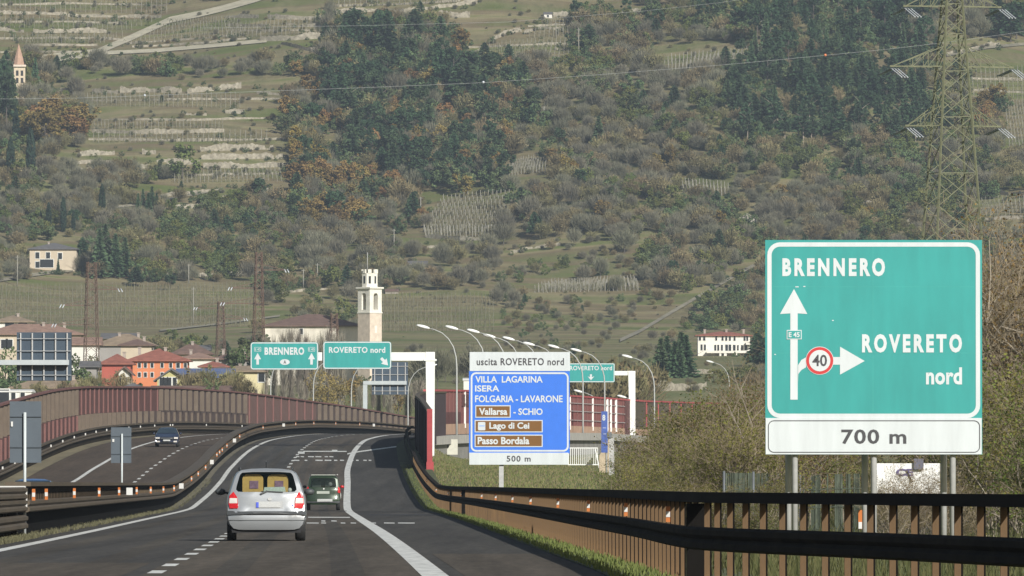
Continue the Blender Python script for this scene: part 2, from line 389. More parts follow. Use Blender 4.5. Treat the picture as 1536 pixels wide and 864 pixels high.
def add_posts(root, name, fx, ys, size, z0, m, xoff=0.0, limit=100):
    proto = None
    for i, y in enumerate(ys[:limit]):
        p = Vector((fx(y) + xoff, y, G(y) + z0)) - root.location
        if proto is None:
            b = MB(); h = size[2]; a_, t_ = size[0], size[1]
            b.box((0, -t_/2+.006, h/2), (a_, .012, h)); b.box((-a_/2+.006, .006, h/2), (.012, t_-.012, h)); b.box((a_/2-.006, .006, h/2), (.012, t_-.012, h))
            b.box((a_/2+.010, .03, h/2), (.024, .03, h), m=1); proto = b.build(name, [m, M_CORK], root, world=False); proto.location = p
        else:
            c = proto.copy(); COL.objects.link(c); c.parent = root; c.location = p
    if len(ys) > limit:
        b = MB(); h = size[2]
        for y in ys[limit:]: b.box((fx(y)+xoff, y, G(y)+z0+h/2), (size[0], size[1], h))
        tag(b.build(name, m, root), kind='stuff')
def reflector(root, x, y, z, m_body=None, w_=.09, h_=.22, two=True):
    b = MB(); b.box((x, y, z), (w_, .05, h_), m=0)
    if two: b.box((x, y-.028, z+(.0 if m_body is None else 0)), (w_*.94, .012, h_*.36), m=1)
    return b.build('reflector', [m_body or M_ORANGE, M_WHITE], root)

# --- right-hand barrier (shaded side towards the road, its shade put into the rail colours)
root = thing('guardrail', 'brown steel guardrail along the right edge of the exit lane, its road side in shade', 'guardrail', (RB(150), 150, G(150)))
ysr = list(np.arange(80, 130, 1.5)) + list(np.arange(130, 800, 5.0))
b = MB(); b.sweep(pathpts(RB, ysr), boxprof(-.11, .09, 1.015, 1.135)); b.build('top_rail', [mat('weathered_steel_shaded', (.020,.015,.011), .9, var=.4, scale=3, stretch=(1,.1,1), spec=.08)], root)
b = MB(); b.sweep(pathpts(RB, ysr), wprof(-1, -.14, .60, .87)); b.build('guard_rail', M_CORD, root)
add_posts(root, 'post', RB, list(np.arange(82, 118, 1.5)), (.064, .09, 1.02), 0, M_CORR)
add_posts(root, 'post', RB, list(np.arange(119.6, 640, 2.25)), (.044, .09, 1.02), 0, M_CORR, limit=75)
for yy in (118.2, 388.0):
    b = MB(); p = Vector((RB(yy), yy, G(yy))); b.box(p + Vector((-.02, 0, .50)), (.27, .16, 1.0)); b.build('end_post', M_CORK, root)
for (pxx, pyy) in ((1000,775),(937,768),(882,763),(836,757),(795,753),(768,750),(743,749),(722,747),(692,745),(672,735),(654,723),(640,711)):
    ds = np.arange(90, 700, .5); d = ds[np.argmin([abs(768 + F*(RB(q)-.06)/q - pxx) for q in ds])]
    reflector(root, RB(d)-.05, d-.07, G(d)+.84, w_=.055, h_=.20)
b = MB(); b.box((3.62, 104.0, .86), (.04, .05, .20), m=0); b.box((3.62, 103.97, .80), (.036, .012, .07), m=1); b.build('reflector', [M_ORANGE, M_WHITE], root)

# --- median barrier, far section and the three-rail near section
MBX = lambda y: XL(y) - 1.05
root = thing('guardrail', 'brown median guardrail with orange and white reflectors curving between the carriageways', 'guardrail', (MBX(235), 235, G(235)))
ysm = list(np.arange(231, 1250, 5.0))
b = MB(); b.sweep(pathpts(MBX, ysm), boxprof(-.30, .30, 1.18, 1.28)); b.build('top_rail', M_CORL, root)
b = MB(); b.sweep(pathpts(MBX, ysm), boxprof(-.14, .16, 1.03, 1.18)); b.build('cap_shade_band', MATS['weathered_steel_shaded'], root)  # dark box stands in for the shadow band under the cap
b = MB(); b.sweep(pathpts(MBX, ysm), wprof(1, .20, .72, .95)); b.build('guard_rail', M_CORL, root)
b = MB(); b.sweep(pathpts(MBX, ysm), wprof(-1, -.20, .72, .95)); b.build('guard_rail', M_CORL, root)
b = MB(); b.sweep(pathpts(MBX, ysm), boxprof(-.04, .0, .05, .60)); b.build('under_rail_shade', mat('gap_shade_black', (.010,.010,.010), .95, spec=.05), root)  # black sheet painted in for the shade below the guard rail
add_posts(root, 'post', MBX, list(np.arange(231.5, 1000, 1.5)), (.09, .10, .47), .57, M_COR, xoff=.10)
for (pxx, big) in ((52,0),(71,0),(113,0),(150,0),(180,0),(206,0),(227,0),(246,0),(262,0),(193,1),(271,1),(288,0),(298,0),(309,0),(317,1),(326,0),(330,0),(334,0),(341,0),(351,1),(360,0),(395,0),(425,1),(444,0),(471,0),(504,0),(540,0),(560,1)):
    ds = np.arange(225, 1010, .5); v_ = np.array([768 + F*(MBX(q)+.32)/q for q in ds]); d = ds[np.argmin(abs(v_ - pxx))]
    if big: b = MB(); b.box((MBX(d)+.36, d-.1, G(d)+.97), (.22, .04, .26)); b.build('marker_plate', M_WHITE, root)
    else: reflector(root, MBX(d)+.30, d-.05, G(d)+.98, w_=.075, h_=.27)
root = thing('guardrail', 'short three rail guardrail of weathered steel at the left edge of the photo', 'guardrail', (MBX(220)-.1, 220, 0))
ysn = [196, 205, 215, 224, 228.6]
for zc in (1.02, .74, .36):
    b = MB(); b.sweep(pathpts(lambda q: XL(q)-.92, ysn), wprof(1, .10, zc, .9 if zc > .5 else 1.05)); b.build('guard_rail', M_CORL, root)
for i, y in enumerate(np.arange(198, 229, 2.4)):
    b = MB(); b.box((XL(y)-1.0, y, .58), (.1, .12, 1.15)); b.build('post', M_CORD, root)
b = MB(); b.sweep(pathpts(lambda q: XL(q)-1.06, ysn), boxprof(-.03, .0, .02, 1.1)); b.build('back_plate_or_shade', MATS['gap_shade_black'], root)  # black sheet stands in for the shaded gaps between the rails
b = MB(); b.box((XL(228.4)-1.1, 228.4, 1.15), (.62, .3, .07)); b.box((XL(228.4)-.80, 228.3, .9), (.1,.12,.4), m=0); b.build('end_cap', M_WHITE, root)

# --- outer guardrail of the oncoming carriageway
OGX = lambda y: XL(y) - 13.0
root = thing('guardrail', 'dark brown guardrail in front of the long red brown noise barrier', 'guardrail', (OGX(600), 600, G(600)))
yso = list(np.arange(440, 1290, 6.0))
b = MB(); b.sweep(pathpts(OGX, yso), boxprof(-.12, .12, 1.02, 1.14)); b.build('top_rail', M_CORL, root)
b = MB(); b.sweep(pathpts(OGX, yso), wprof(1, .08, .58, 1.15)); b.build('guard_rail', M_CORL, root)
b = MB(); b.sweep(pathpts(OGX, yso), boxprof(-.06, -.02, .02, 1.0)); b.build('back_plate_or_shade', M_CORD, root)
for y in list(np.arange(545, 900, 22.0)) + list(np.arange(900, 1180, 40.)):
    b = MB(); b.box((OGX(y)+.19, y, G(y)+.84), (.09, .04, .16)); b.build('reflector', M_WHITE, root)

# ================================================================ noise barriers
M_TAN = mat('tan_concrete_panel', (.135,.105,.078), .85, var=.12, scale=1.2)
M_REDP = mat('dull_red_panel', (.112,.047,.040), .75, var=.16, scale=.8)
M_BRNP = mat('brown_panel', (.085,.058,.048), .8, var=.15, scale=.8)
M_PINK = mat('faded_red_rail', (.175,.080,.070), .7, var=.1)
NWX = lambda y: XL(y) - 14.2
root = thing('noise_barrier', 'long noise barrier of red brown panels with tan uprights left of the oncoming carriageway', 'noise barrier', (NWX(700), 700, G(700)))
def wall_run(name, ys, z0, z1, m, off0=-.06, off1=.0):
    b = MB(); b.sweep(pathpts(NWX, ys), boxprof(off0, off1, z0, z1)); return b.build(name, m, root)
H = 4.15
segs = [(400, 760, 'A'), (760, 900, 'B'), (900, 1000, 'C'), (1000, 1080, 'D'), (1080, 1300, 'E')]
for y0, y1, k in segs:
    ys = list(np.arange(y0, y1 + .1, 5.0)); step = 9.0
    if k == 'A':
        wall_run('upper_panel', ys, 2.1, H, M_BRNP); wall_run('lower_panel', ys, .0, 2.1, M_REDP, -.06, .08)
        for y in np.arange(y0+2, y1, 7.6):
            b = MB(); b.box((NWX(y)+.12, y, G(y)+3.1), (.30, .25, 1.9)); b.build('upright', M_TAN, root)
            b = MB(); b.box((NWX(y)+.16, y, G(y)+1.05), (.14, .2, 2.05)); b.build('rib', M_PINK, root)
    elif k == 'B':
        wall_run('upper_panel', ys, 2.1, H, M_REDP); wall_run('lower_panel', ys, .0, 2.1, M_BRNP)
        for y in np.arange(y0+2, y1, 8.6):
            b = MB(); b.box((NWX(y)+.14, y, G(y)+1.15), (.42, .25, 1.9)); b.build('upright', M_TAN, root)
            b = MB(); b.box((NWX(y)+.05, y, G(y)+3.1), (.12, .2, 1.95)); b.build('rib', M_PINK, root)
    elif k in 'CE':
        wall_run('upper_panel', ys, 2.1, H, M_BRNP); wall_run('lower_panel', ys, .0, 2.1, M_BRNP)
        for y in np.arange(y0+2, y1, 6.8):
            b = MB(); b.box((NWX(y)+.16, y, G(y)+3.1), (.44, .25, 1.9)); b.build('upright', M_TAN, root)
            b = MB(); b.box((NWX(y)+.16, y+3.4, G(y)+1.05), (.40, .25, 1.9)); b.build('upright', M_TAN, root)
    else:
        wall_run('upper_panel', ys, 2.1, H, mat('red_brown_mesh_panel', (.15,.085,.07), .8)); wall_run('lower_panel', ys, .0, 2.1, MATS['red_brown_mesh_panel'])
        for y in np.arange(y0+3, y1, 9.0):
            b = MB(); b.box((NWX(y)+.08, y, G(y)+2.1), (.14, .15, 4.0)); b.build('rib', M_PINK, root)
ys = list(np.arange(400, 1300.1, 5.0)); b = MB(); b.sweep(pathpts(NWX, ys), boxprof(-.14, .16, H, H+.14)); b.build('top_rail', M_PINK, root)

# short tall barrier end at the exit (panel colour darkened for its shaded side, red end post)
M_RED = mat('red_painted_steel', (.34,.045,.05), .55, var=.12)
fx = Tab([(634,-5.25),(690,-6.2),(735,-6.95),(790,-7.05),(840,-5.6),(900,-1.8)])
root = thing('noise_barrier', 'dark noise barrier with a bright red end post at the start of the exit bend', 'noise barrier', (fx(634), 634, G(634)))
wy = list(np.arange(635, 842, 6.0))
b = MB(); b.sweep(pathpts(fx, wy), boxprof(-.10, .10, -.5, 3.7)); b.build('panel', mat('shaded_maroon_panel', (.05,.03,.035), .8), root)
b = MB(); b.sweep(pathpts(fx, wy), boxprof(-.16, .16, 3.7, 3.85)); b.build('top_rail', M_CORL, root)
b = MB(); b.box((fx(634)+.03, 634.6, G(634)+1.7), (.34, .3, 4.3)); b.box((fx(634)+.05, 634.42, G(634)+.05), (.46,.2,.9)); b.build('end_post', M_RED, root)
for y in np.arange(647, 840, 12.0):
    b = MB(); b.box((fx(y)-.12, y, G(y)+1.6), (.12, .2, 4.2)); b.build('post', MATS['shaded_maroon_panel'], root)

# ================================================================ exit ramp, retaining wall and its noise barrier
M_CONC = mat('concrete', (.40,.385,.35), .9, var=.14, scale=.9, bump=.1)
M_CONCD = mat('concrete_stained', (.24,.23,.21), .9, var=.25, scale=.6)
FRONT = [(-7.2,815),(-4.9,846),(2.0,905),(9.0,988),(14.4,1042),(22,1115),(34,1210)]
BACK = [(-7.6,872),(-3.8,915),(.7,955),(5.8,1000),(12.2,1040),(22.8,1125),(36,1215)]
def zr(y): return G(min(y, 1047)) if y < 1047 else G(1047) + (y-1047)*.0045
b = MB()
vs = [(x, y, zr(y)+.01) for x, y in FRONT] + [(x, y, zr(y)+.01) for x, y in BACK]; n_ = len(FRONT)
b.add(vs, [(i, i+1, n_+i+1, n_+i) for i in range(n_-1)]); tag(b.build('exit_ramp', M_ASPH2), 'exit ramp bending right behind the street lamps', 'road', kind='structure')
root = thing('retaining_wall', 'pale concrete edge wall of the exit ramp above the grass bank', 'retaining wall', (2, 905, zr(905)-3))
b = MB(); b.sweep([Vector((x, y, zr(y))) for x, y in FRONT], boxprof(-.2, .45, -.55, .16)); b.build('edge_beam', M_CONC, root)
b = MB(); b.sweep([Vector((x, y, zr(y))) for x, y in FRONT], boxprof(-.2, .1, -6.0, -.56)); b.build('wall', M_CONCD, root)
root = thing('noise_barrier', 'tall red slatted noise barrier on the exit ramp behind the blue sign', 'noise barrier', (.7, 955, zr(955)))
def on_back(t):
    i = min(int(t), n_-2); f = t - i; x = BACK[i][0]*(1-f)+BACK[i+1][0]*f; y = BACK[i][1]*(1-f)+BACK[i+1][1]*f
    return Vector((x, y, zr(y)))
M_TANL = mat('tan_base_panel', (.46,.30,.20), .85, var=.12, scale=1.0)
M_REDS = mat('red_slats', (.24,.085,.075), .7, var=.2, scale=1.0, stretch=(3,3,.1))
M_DKRED = mat('dark_red_panel', (.11,.04,.035), .7)
M_SMOKE = mat('smoked_panel', (.085,.062,.05), .35, var=.2)
pb = [on_back(t) for t in np.linspace(0, 4.0, 33)]
b = MB(); b.sweep(pb, boxprof(-.05, .12, 0, .95)); b.build('base_panel', M_TANL, root)
b = MB(); b.sweep(pb, boxprof(-.05, .05, .95, 3.85)); b.build('slat_panel', M_REDS, root)
pb2 = [on_back(t) for t in np.linspace(4.0, 6.0, 13)]
b = MB(); b.sweep(pb2, boxprof(-.05, .12, 0, .95)); b.build('base_panel', M_TANL, root)
b = MB(); b.sweep(pb2, boxprof(-.04, .04, .95, 3.85)); b.build('smoked_panel', M_SMOKE, root)
b = MB(); b.sweep(pb + pb2[1:], boxprof(-.14, .16, 3.85, 4.02)); b.build('top_rail', mat('red_rail', (.42,.08,.085), .6), root)
for t in np.linspace(0.05, 3.95, 52):
    p = on_back(t); b = MB(); b.box(p + Vector((.09, -.1, 2.4)), (.07, .07, 2.9)); b.build('slat', MATS['faded_red_rail'], root)
for t in np.linspace(4.05, 5.9, 15):
    p = on_back(t); b = MB(); b.box(p + Vector((.09, -.1, 2.4)), (.10, .10, 2.9)); b.build('upright', MATS['red_rail'], root)
for (ta, tb, z0, z1) in ((.78, 1.4, 2.5, 3.6), (.18, .75, .95, 2.0), (3.9, 4.02, .1, 3.9)):
    pp = [on_back(t) for t in np.linspace(ta, tb, 5)]; b = MB(); b.sweep(pp, boxprof(.05, .13, z0, z1)); b.build('dark_panel', M_DKRED, root)
for z in (1.5, 2.4, 3.2):
    pp = [on_back(t) + Vector((0,-.16,0)) for t in np.linspace(2.9, 3.9, 7)]; b = MB(); b.sweep(pp, boxprof(.13, .17, z, z+.06)); b.build('cross_rail', mat('pale_grey_steel', (.45,.45,.44), .5), root)
for t in (.85, 2.98, 3.36, 3.6, 3.66, 3.75):
    p = on_back(t); b = MB(); b.box(p + Vector((.1, -.2, 2.2)), (.16 if t < 3.5 else .26, .12, 3.3)); b.build('upright', mat('white_painted_steel', (.78,.79,.76), .5, var=.06), root)
# ================================================================ signs
M_GREEN = mat('sign_green', (.028,.29,.272), .45, var=.10, scale=1.2, stretch=(1.6,1,.35), detail=8)
M_SWHITE = mat('sign_white', (.56,.60,.61), .45, var=.07, scale=1.5, stretch=(2,1,.3), detail=8)
M_BLUE = mat('sign_blue', (.035,.165,.66), .45, var=.04)
M_BROWN = mat('sign_brown', (.17,.075,.012), .5, var=.06)
M_BLACK = mat('sign_black', (.05,.05,.055), .6, var=.05)
M_SRED = mat('sign_red', (.5,.03,.03), .5, var=.05)
M_GALV = mat('galvanised_steel', (.42,.42,.41), .5, metal=.0, var=.1, scale=4)
M_BACK = mat('sign_back_grey', (.075,.095,.115), .6, var=.08)
M_WPAINT = MATS['white_painted_steel']
class Face:
    """builds flat sign pieces given in photo pixels, on an upright plane at depth d"""
    def __init__(s, root, d): s.root = root; s.d = d
    def w(s, x, y, off=0.0): p = P(x, y, s.d); return Vector((p.x, s.d - off, p.z))
    def panel(s, name, x0, y0, x1, y1, m, th=.06, off=0.0, r=0.0):
        a_, b_ = s.w(x0, y1), s.w(x1, y0); b = MB()
        out = rrect(a_.x, a_.z, b_.x, b_.z, r * s.d / F) if r else [(a_.x, a_.z), (b_.x, a_.z), (b_.x, b_.z), (a_.x, b_.z)]
        b.prism(out, s.d - off, s.d - off + th); return b.build(name, m, s.root)
    def border(s, name, x0, y0, x1, y1, wpx, r, m, off):
        a_, b_ = s.w(x0, y1), s.w(x1, y0); k = s.d / F; b = MB()
        b.ring(rrect(a_.x, a_.z, b_.x, b_.z, r*k), rrect(a_.x+wpx*k, a_.z+wpx*k, b_.x-wpx*k, b_.z-wpx*k, max(r-wpx, .3)*k), s.d - off, 0)
        return b.build(name, m, s.root)
    def poly(s, name, pts, m, off):
        b = MB(); b.poly([s.w(x, y, off) for x, y in pts]); return b.build(name, m, s.root)
    def text(s, string, x0, y0, x1, y1, m, off, bold=.022, space=1.0, name='lettering'):
        v, f = text_geo(string, bold, space); mn, mx = v.min(0), v.max(0); b = MB(); vs = []
        for q in v:
            fx_ = (q[0]-mn[0])/(mx[0]-mn[0]); fy_ = (q[1]-mn[1])/(mx[1]-mn[1])
            vs.append(s.w(x0 + (x1-x0)*fx_, y1 + (y0-y1)*fy_, off))
        b.add(vs, f); return b.build(name, m, s.root)
    def disc(s, name, x, y, r, m, off, r2=None, n=28):
        pts = [(x + r*math.cos(2*math.pi*k/n), y + (r2 or r)*math.sin(2*math.pi*k/n)) for k in range(n)]
        return s.poly(name, pts[::-1], m, off)

# --- big green sign (700 m)
d = 230.0; g0 = float(T(P(1310, 700, d).x, d))
root = thing('road_sign', 'big green sign reading BRENNERO and ROVERETO nord on three pairs of grey posts', 'road sign', (P(1310, 700, d).x, d, g0))
S = Face(root, d)
S.panel('panel', 1148, 360, 1473, 682, M_GREEN, .05); S.panel('distance_plate', 1148.5, 627, 1472.5, 681.5, M_SWHITE, .02, .022)
S.border('border', 1151, 363.5, 1470, 627, 6.5, 19, M_SWHITE, .008)
S.border('plate_border', 1152, 630.5, 1470, 679, 1.2, 9, M_BLACK, .03)
S.text('BRENNERO', 1173.5, 387, 1327.5, 414.5, M_SWHITE, .008, .05, 1.42)
S.text('ROVERETO', 1293, 501, 1443, 529, M_SWHITE, .008, .05, 1.42)
S.text('nord', 1389, 551, 1443, 577, M_SWHITE, .008, .035, 1.05)
S.text('700 m', 1262, 644, 1359.5, 666, M_BLACK, .03, .022, 1.1)
arrow = [(1191,433.5),(1211,471),(1196.5,470),(1196.5,599.5),(1185.5,599.5),(1185.5,470),(1170,471)]
S.poly('arrow', arrow[::-1], M_SWHITE, .008)
S.poly('arrow_branch', [(1197,575),(1197.5,561),(1202,555),(1209,551),(1209,536),(1202,540),(1197,548)], M_SWHITE, .0085)
S.poly('arrow_branch', [(1248,547),(1260,547),(1260,562),(1297,541.5),(1260,520),(1260,535.5),(1248,535.5)], M_SWHITE, .0085)
S.disc('speed_disc', 1229.5, 541, 21.2, M_SWHITE, .012); S.disc('speed_ring', 1229.5, 541, 20.4, M_SRED, .016); S.disc('speed_field', 1229.5, 541, 16, M_SWHITE, .020)
S.text('40', 1218.5, 532, 1240.5, 549.5, M_BLACK, .024, .02)
S.panel('route_plate', 1180, 495, 1202.5, 509, M_SWHITE, .004, .014); S.panel('route_plate', 1181.2, 496.2, 1201.3, 507.8, M_GREEN, .004, .018)
S.text('E 45', 1183, 498.2, 1199.5, 505.8, M_SWHITE, .023, .03)
M_SEAM = mat('sign_green_seam', (.045,.33,.30), .5)
for x in (1309.5,): S.panel('panel_seam', x-.3, 371, x+.3, 619, M_SEAM, .001, .003)
for yy in (430, 529.5): S.panel('panel_seam', 1160, yy-.3, 1462, yy+.3, M_SEAM, .001, .003)
for (x, yy, q_) in ((1193,429.6,5),(1205,429,3),(1248,480,2.6),(1161.5,531,2.4)): S.panel('scratch', x, yy, x+q_, yy+1.4, M_SWHITE, .001, .005)
for (xa, xb) in ((1182.5, 1192), (1297, 1310.5), (1415.5, 1429)):
    pf = P(xb, 540, d+.16); b = MB(); b.tube([(pf.x, d+.16, g0-.3), (pf.x, d+.16, 6.6)], .072, 10); b.build('post', M_GALV, root)
    pr = P(xa, 540, d+1.5); b = MB(); b.tube([(pr.x, d+1.5, g0-.3), (pr.x, d+1.5, 5.2)], .072, 10); b.tube([(pr.x, d+1.5, 5.2), (pf.x, d+.2, 5.9)], .05, 8); b.build('rear_post', M_GALV, root)
for yy in (400, 500, 600, 660):
    p0, p1 = P(1155, yy, d+.1), P(1466, yy, d+.1); b = MB(); b.box((p0+p1)/2, (p1.x-p0.x, .06, .1)); b.build('cross_rail', M_GALV, root)

# --- blue exit sign (500 m)
d = 430.0; g0 = float(T(P(752, 700, d).x, d))
root = thing('road_sign', 'blue exit sign with brown place plates on a single grey post', 'road sign', (P(752, 700, d).x, d, g0)); S = Face(root, d)
S.panel('header_plate', 704.5, 528, 855, 556.5, M_SWHITE, .06, .02); S.panel('panel', 703.5, 556, 854.5, 680, M_BLUE, .06); S.panel('distance_plate', 704, 679, 852.5, 697, M_SWHITE, .06, .02)
S.border('border', 706, 558.5, 853, 677.5, 2.6, 8, M_SWHITE, .012)
S.text('uscita ROVERETO nord', 715, 537, 846, 548, M_BLACK, .03, .02, 1.1)
S.text('VILLA  LAGARINA', 713, 564, 814, 574, M_SWHITE, .012, .024)
S.text('ISERA', 712.5, 578, 749, 587.5, M_SWHITE, .012, .024)
S.text('FOLGARIA - LAVARONE', 712.5, 593, 844, 603.5, M_SWHITE, .012, .024)
S.text('- SCHIO', 770, 612.5, 814, 622.5, M_SWHITE, .012, .024)
for (x0, y0, x1, y1) in ((713, 608, 766, 626.5), (712, 630, 814, 648.5), (712, 652, 814, 670.5)):
    S.panel('plate_frame', x0, y0, x1, y1, M_SWHITE, .006, .014); S.panel('place_plate', x0+1.4, y0+1.4, x1-1.4, y1-1.4, M_BROWN, .006, .02)
S.text('500 m', 760, 683.5, 796, 692.5, M_BLACK, .03, .02, 1.15); S.text('Vallarsa', 718.5, 612, 761, 622.5, M_SWHITE, .028, .03)
S.text('Lago di Cei', 734, 633.5, 794, 646, M_SWHITE, .028, .03)
S.text('Passo Bordala', 716.5, 655.5, 794, 666.5, M_SWHITE, .028, .03)
S.panel('lake_symbol', 717, 633, 728, 645.5, M_SWHITE, .004, .026, r=1.5); S.panel('lake_symbol', 719, 638, 727, 639.6, mat('pale_blue', (.25,.4,.7), .5), .002, .03)
p = P(752, 700, d + .2); b = MB(); b.box((p.x, d+.16, (g0-.3+6.5)/2), (.20, .14, 6.8+.0)); b.build('post', M_GALV, root)
for yy in (570, 640):
    p0, p1 = P(710, yy, d+.1), P(848, yy, d+.1); b = MB(); b.box((p0+p1)/2 + Vector((0,-.02,0)), (p1.x-p0.x, .05, .1)); b.build('cross_rail', M_GALV, root)

# --- cantilever gantry over the main carriageway
d = 735.0; k = d / F
root = thing('sign_gantry', 'white gantry carrying two green signs, BRENNERO and ROVERETO nord, over the road', 'sign gantry', (P(645, 600, d).x, d, G(d)-.4)); S = Face(root, d)
pt = P(645, 528, d)
b = MB(); b.prism([(P(638.5,0,d).x, pt.z), (P(652.5,0,d).x, pt.z), (P(651.5,0,d).x, G(d)-1.2), (P(641,0,d).x, G(d)-1.2)], d-.3, d+.3); b.build('post', M_WPAINT, root)
a_, b_ = P(420, 541, d), P(651.5, 528.5, d); b = MB(); b.box(((a_.x+b_.x)/2, d, (a_.z+b_.z)/2), (b_.x-a_.x, .52, b_.z-a_.z)); b.build('beam', M_WPAINT, root)
b = MB(); q = P(636, 537, d); b.box((P(645.5,0,d).x, d, q.z-.15), (.95, .7, .12)); b.build('flange', M_WPAINT, root)
for (x0, x1, sy, kind) in ((376, 477.5, 513.5, 0), (485, 587, 512.5, 1)):
    y0, y1 = sy, sy + 41
    pn = S.panel('sign_panel', x0, y0, x1, y1, M_GREEN, .08, .42, r=4); S.border('sign_border', x0+.3, y0+.3, x1-.3, y1-.3, 1.5, 4, M_SWHITE, .43)
    if kind == 0:
        S.text('BRENNERO', 397, 521, 456.5, 532.5, M_SWHITE, .435, .045, 1.14)
        for cx in (386.7, 467.5):
            S.poly('arrow', [(cx,529.5),(cx-5.2,539),(cx-1.9,539),(cx-1.9,547),(cx+1.9,547),(cx+1.9,539),(cx+5.2,539)], M_SWHITE, .435)
            S.border('route_frame', cx-5.2, 520.8, cx+5.2, 527.4, .5, .6, M_SWHITE, .435); S.text('E 45', cx-4.2, 522.3, cx+4.2, 526, M_SWHITE, .435, .01)
        S.disc('oval', 427.5, 543.2, 7.3, M_SWHITE, .435, 4.3); S.text('A', 425.6, 540.6, 429.4, 545.6, M_BLACK, .445, .03)
    else:
        S.text('ROVERETO nord', 493.5, 520.5, 578, 529.5, M_SWHITE, .435, .028, 1.08)
        S.poly('arrow', [(570.2,538.8),(573.2,535.8),(577.6,540.2),(580.2,537.6),(582.2,548.2),(571.8,545.8),(574.4,543.2)], M_SWHITE, .435)
    for fx_ in (.2, .8):
        x = x0 + (x1-x0)*fx_; c0, c1 = P(x, y0+3, d), P(x, y1-3, d); b = MB(); b.box((c0.x, d-.31, (c0.z+c1.z)/2), (.1, .08, c0.z-c1.z)); b.build('bracket', M_GALV, root)

# --- gantry over the exit ramp
d = 1040.0
root = thing('sign_gantry', 'white gantry with a green sign on the exit ramp, partly behind the blue sign', 'sign gantry', (P(947.5, 600, d).x, d, zr(d))); S = Face(root, d)
b = MB(); q0, q1 = P(942.3, 557, d), P(953, 557, d); b.prism([(q0.x, q0.z), (q1.x, q0.z), (q1.x, zr(d)), (q0.x+.15, zr(d))], d-.35, d+.35); b.build('post', M_WPAINT, root)
a_, b_ = P(842, 563, d), P(952.5, 556.5, d); b = MB(); b.box(((a_.x+b_.x)/2, d, (a_.z+b_.z)/2), (b_.x-a_.x, .5, b_.z-a_.z)); b.build('beam', M_WPAINT, root)
S.panel('sign_panel', 836, 545, 922, 573.5, M_GREEN, .08, .42, r=2); S.border('sign_border', 836.3, 545.3, 921.7, 573.2, 1.2, 2, M_SWHITE, .43)
S.text('ROVERETO nord', 854.5, 548.8, 918, 555.5, M_SWHITE, .435, .02, 1.05)
S.poly('arrow', [(886.3,570.5),(881.3,564.5),(884.8,565.8),(884.8,561.5),(887.8,561.5),(887.8,565.8),(891.5,564.5)][::-1], M_SWHITE, .435)
b = MB(); q = P(947.6, 662, d); b.box((q.x, d-.2, zr(d)-.05), (1.8, 1.6, .5)); b.build('footing', M_CONC, root)

# --- variable message signs seen from behind
def vms(name, label, x0, y0, x1, y1, bx0, bx1, by0, by1, d, post, cols):
    zb = G(min(d, 1300)) if post else 0
    root = thing(name, label, 'message sign', (P((x0+x1)/2, y1, d).x, d, P(0, y1, d).z), 'message signs seen from behind'); S = Face(root, d)
    S.panel('back_panel', x0, y0, x1, y1, mat('blue_grey_cabinet', (.045,.068,.095), .45, var=.12, scale=.8), .5, 0)
    k = d / F
    for i in range(cols):
        x = x0 + (x1-x0)*(i+.35)/(cols-.3); S.panel('upright', x-.012*(x1-x0), y0+1, x+.012*(x1-x0), y1-.5, M_GALV, .08, .09)
    for fy in (.13, .385, .885): yy = y0 + (y1-y0)*fy; S.panel('cross_bar', x0, yy-.35, x1, yy+.35, M_GALV, .05, .14)
    S.panel('beam', bx0, by0, bx1, by1, mat('grey_painted_steel', (.42,.46,.47), .5, var=.08), .3, .45)
    if post: S.panel('post', post[0], by0, post[1], post[2], MATS['grey_painted_steel'], .4, .4)
    b = MB();
    return root
vms('message_sign', 'dark blue grid back of the large message sign at the left edge', 25, 498.5, 107, 571, -60, 104, 540, 547.5, 450.0, (-60, -52, 760), 5)
vms('message_sign', 'smaller dark blue sign back beneath the ROVERETO nord gantry sign', 558, 543, 612, 592, 545, 610, 571.5, 577, 1150.0, (544.5, 551, 640), 5)
# --- backs of two signs standing on the median
for (x0, y0, x1, y1, px_, d, lab) in ((14.5, 602, 62, 694, 37.5, 233.0, 'larger dark grey sign back on a pale post at the left end of the median'), (166.5, 641, 197, 694.5, 183, 371.0, 'smaller dark grey sign back on a pale post further along the median')):
    root = thing('road_sign', lab, 'road sign', (P(px_, 700, d).x, d, G(d)), 'signs seen from behind on the median'); S = Face(root, d)
    S.panel('panel', x0, y0, x1, y1, M_BACK, .03)
    for fy in (.25, .75): yy = y0+(y1-y0)*fy; S.panel('cross_bar', x0, yy-.5, x1, yy+.5, mat('dark_steel_bar', (.05,.065,.08), .6), .03, .03)
    q = P(px_, y0+(y1-y0)*.18, d); b = MB(); b.tube([(q.x, d-.06, G(d)), (q.x, d-.06, q.z)], .035, 8); b.build('post', mat('pale_galvanised', (.5,.54,.54), .5, var=.08), root)
    S.panel('sticker', x0+2, y0+(y1-y0)*.33, x0+5, y0+(y1-y0)*.41, M_WHITE, .005, .035)
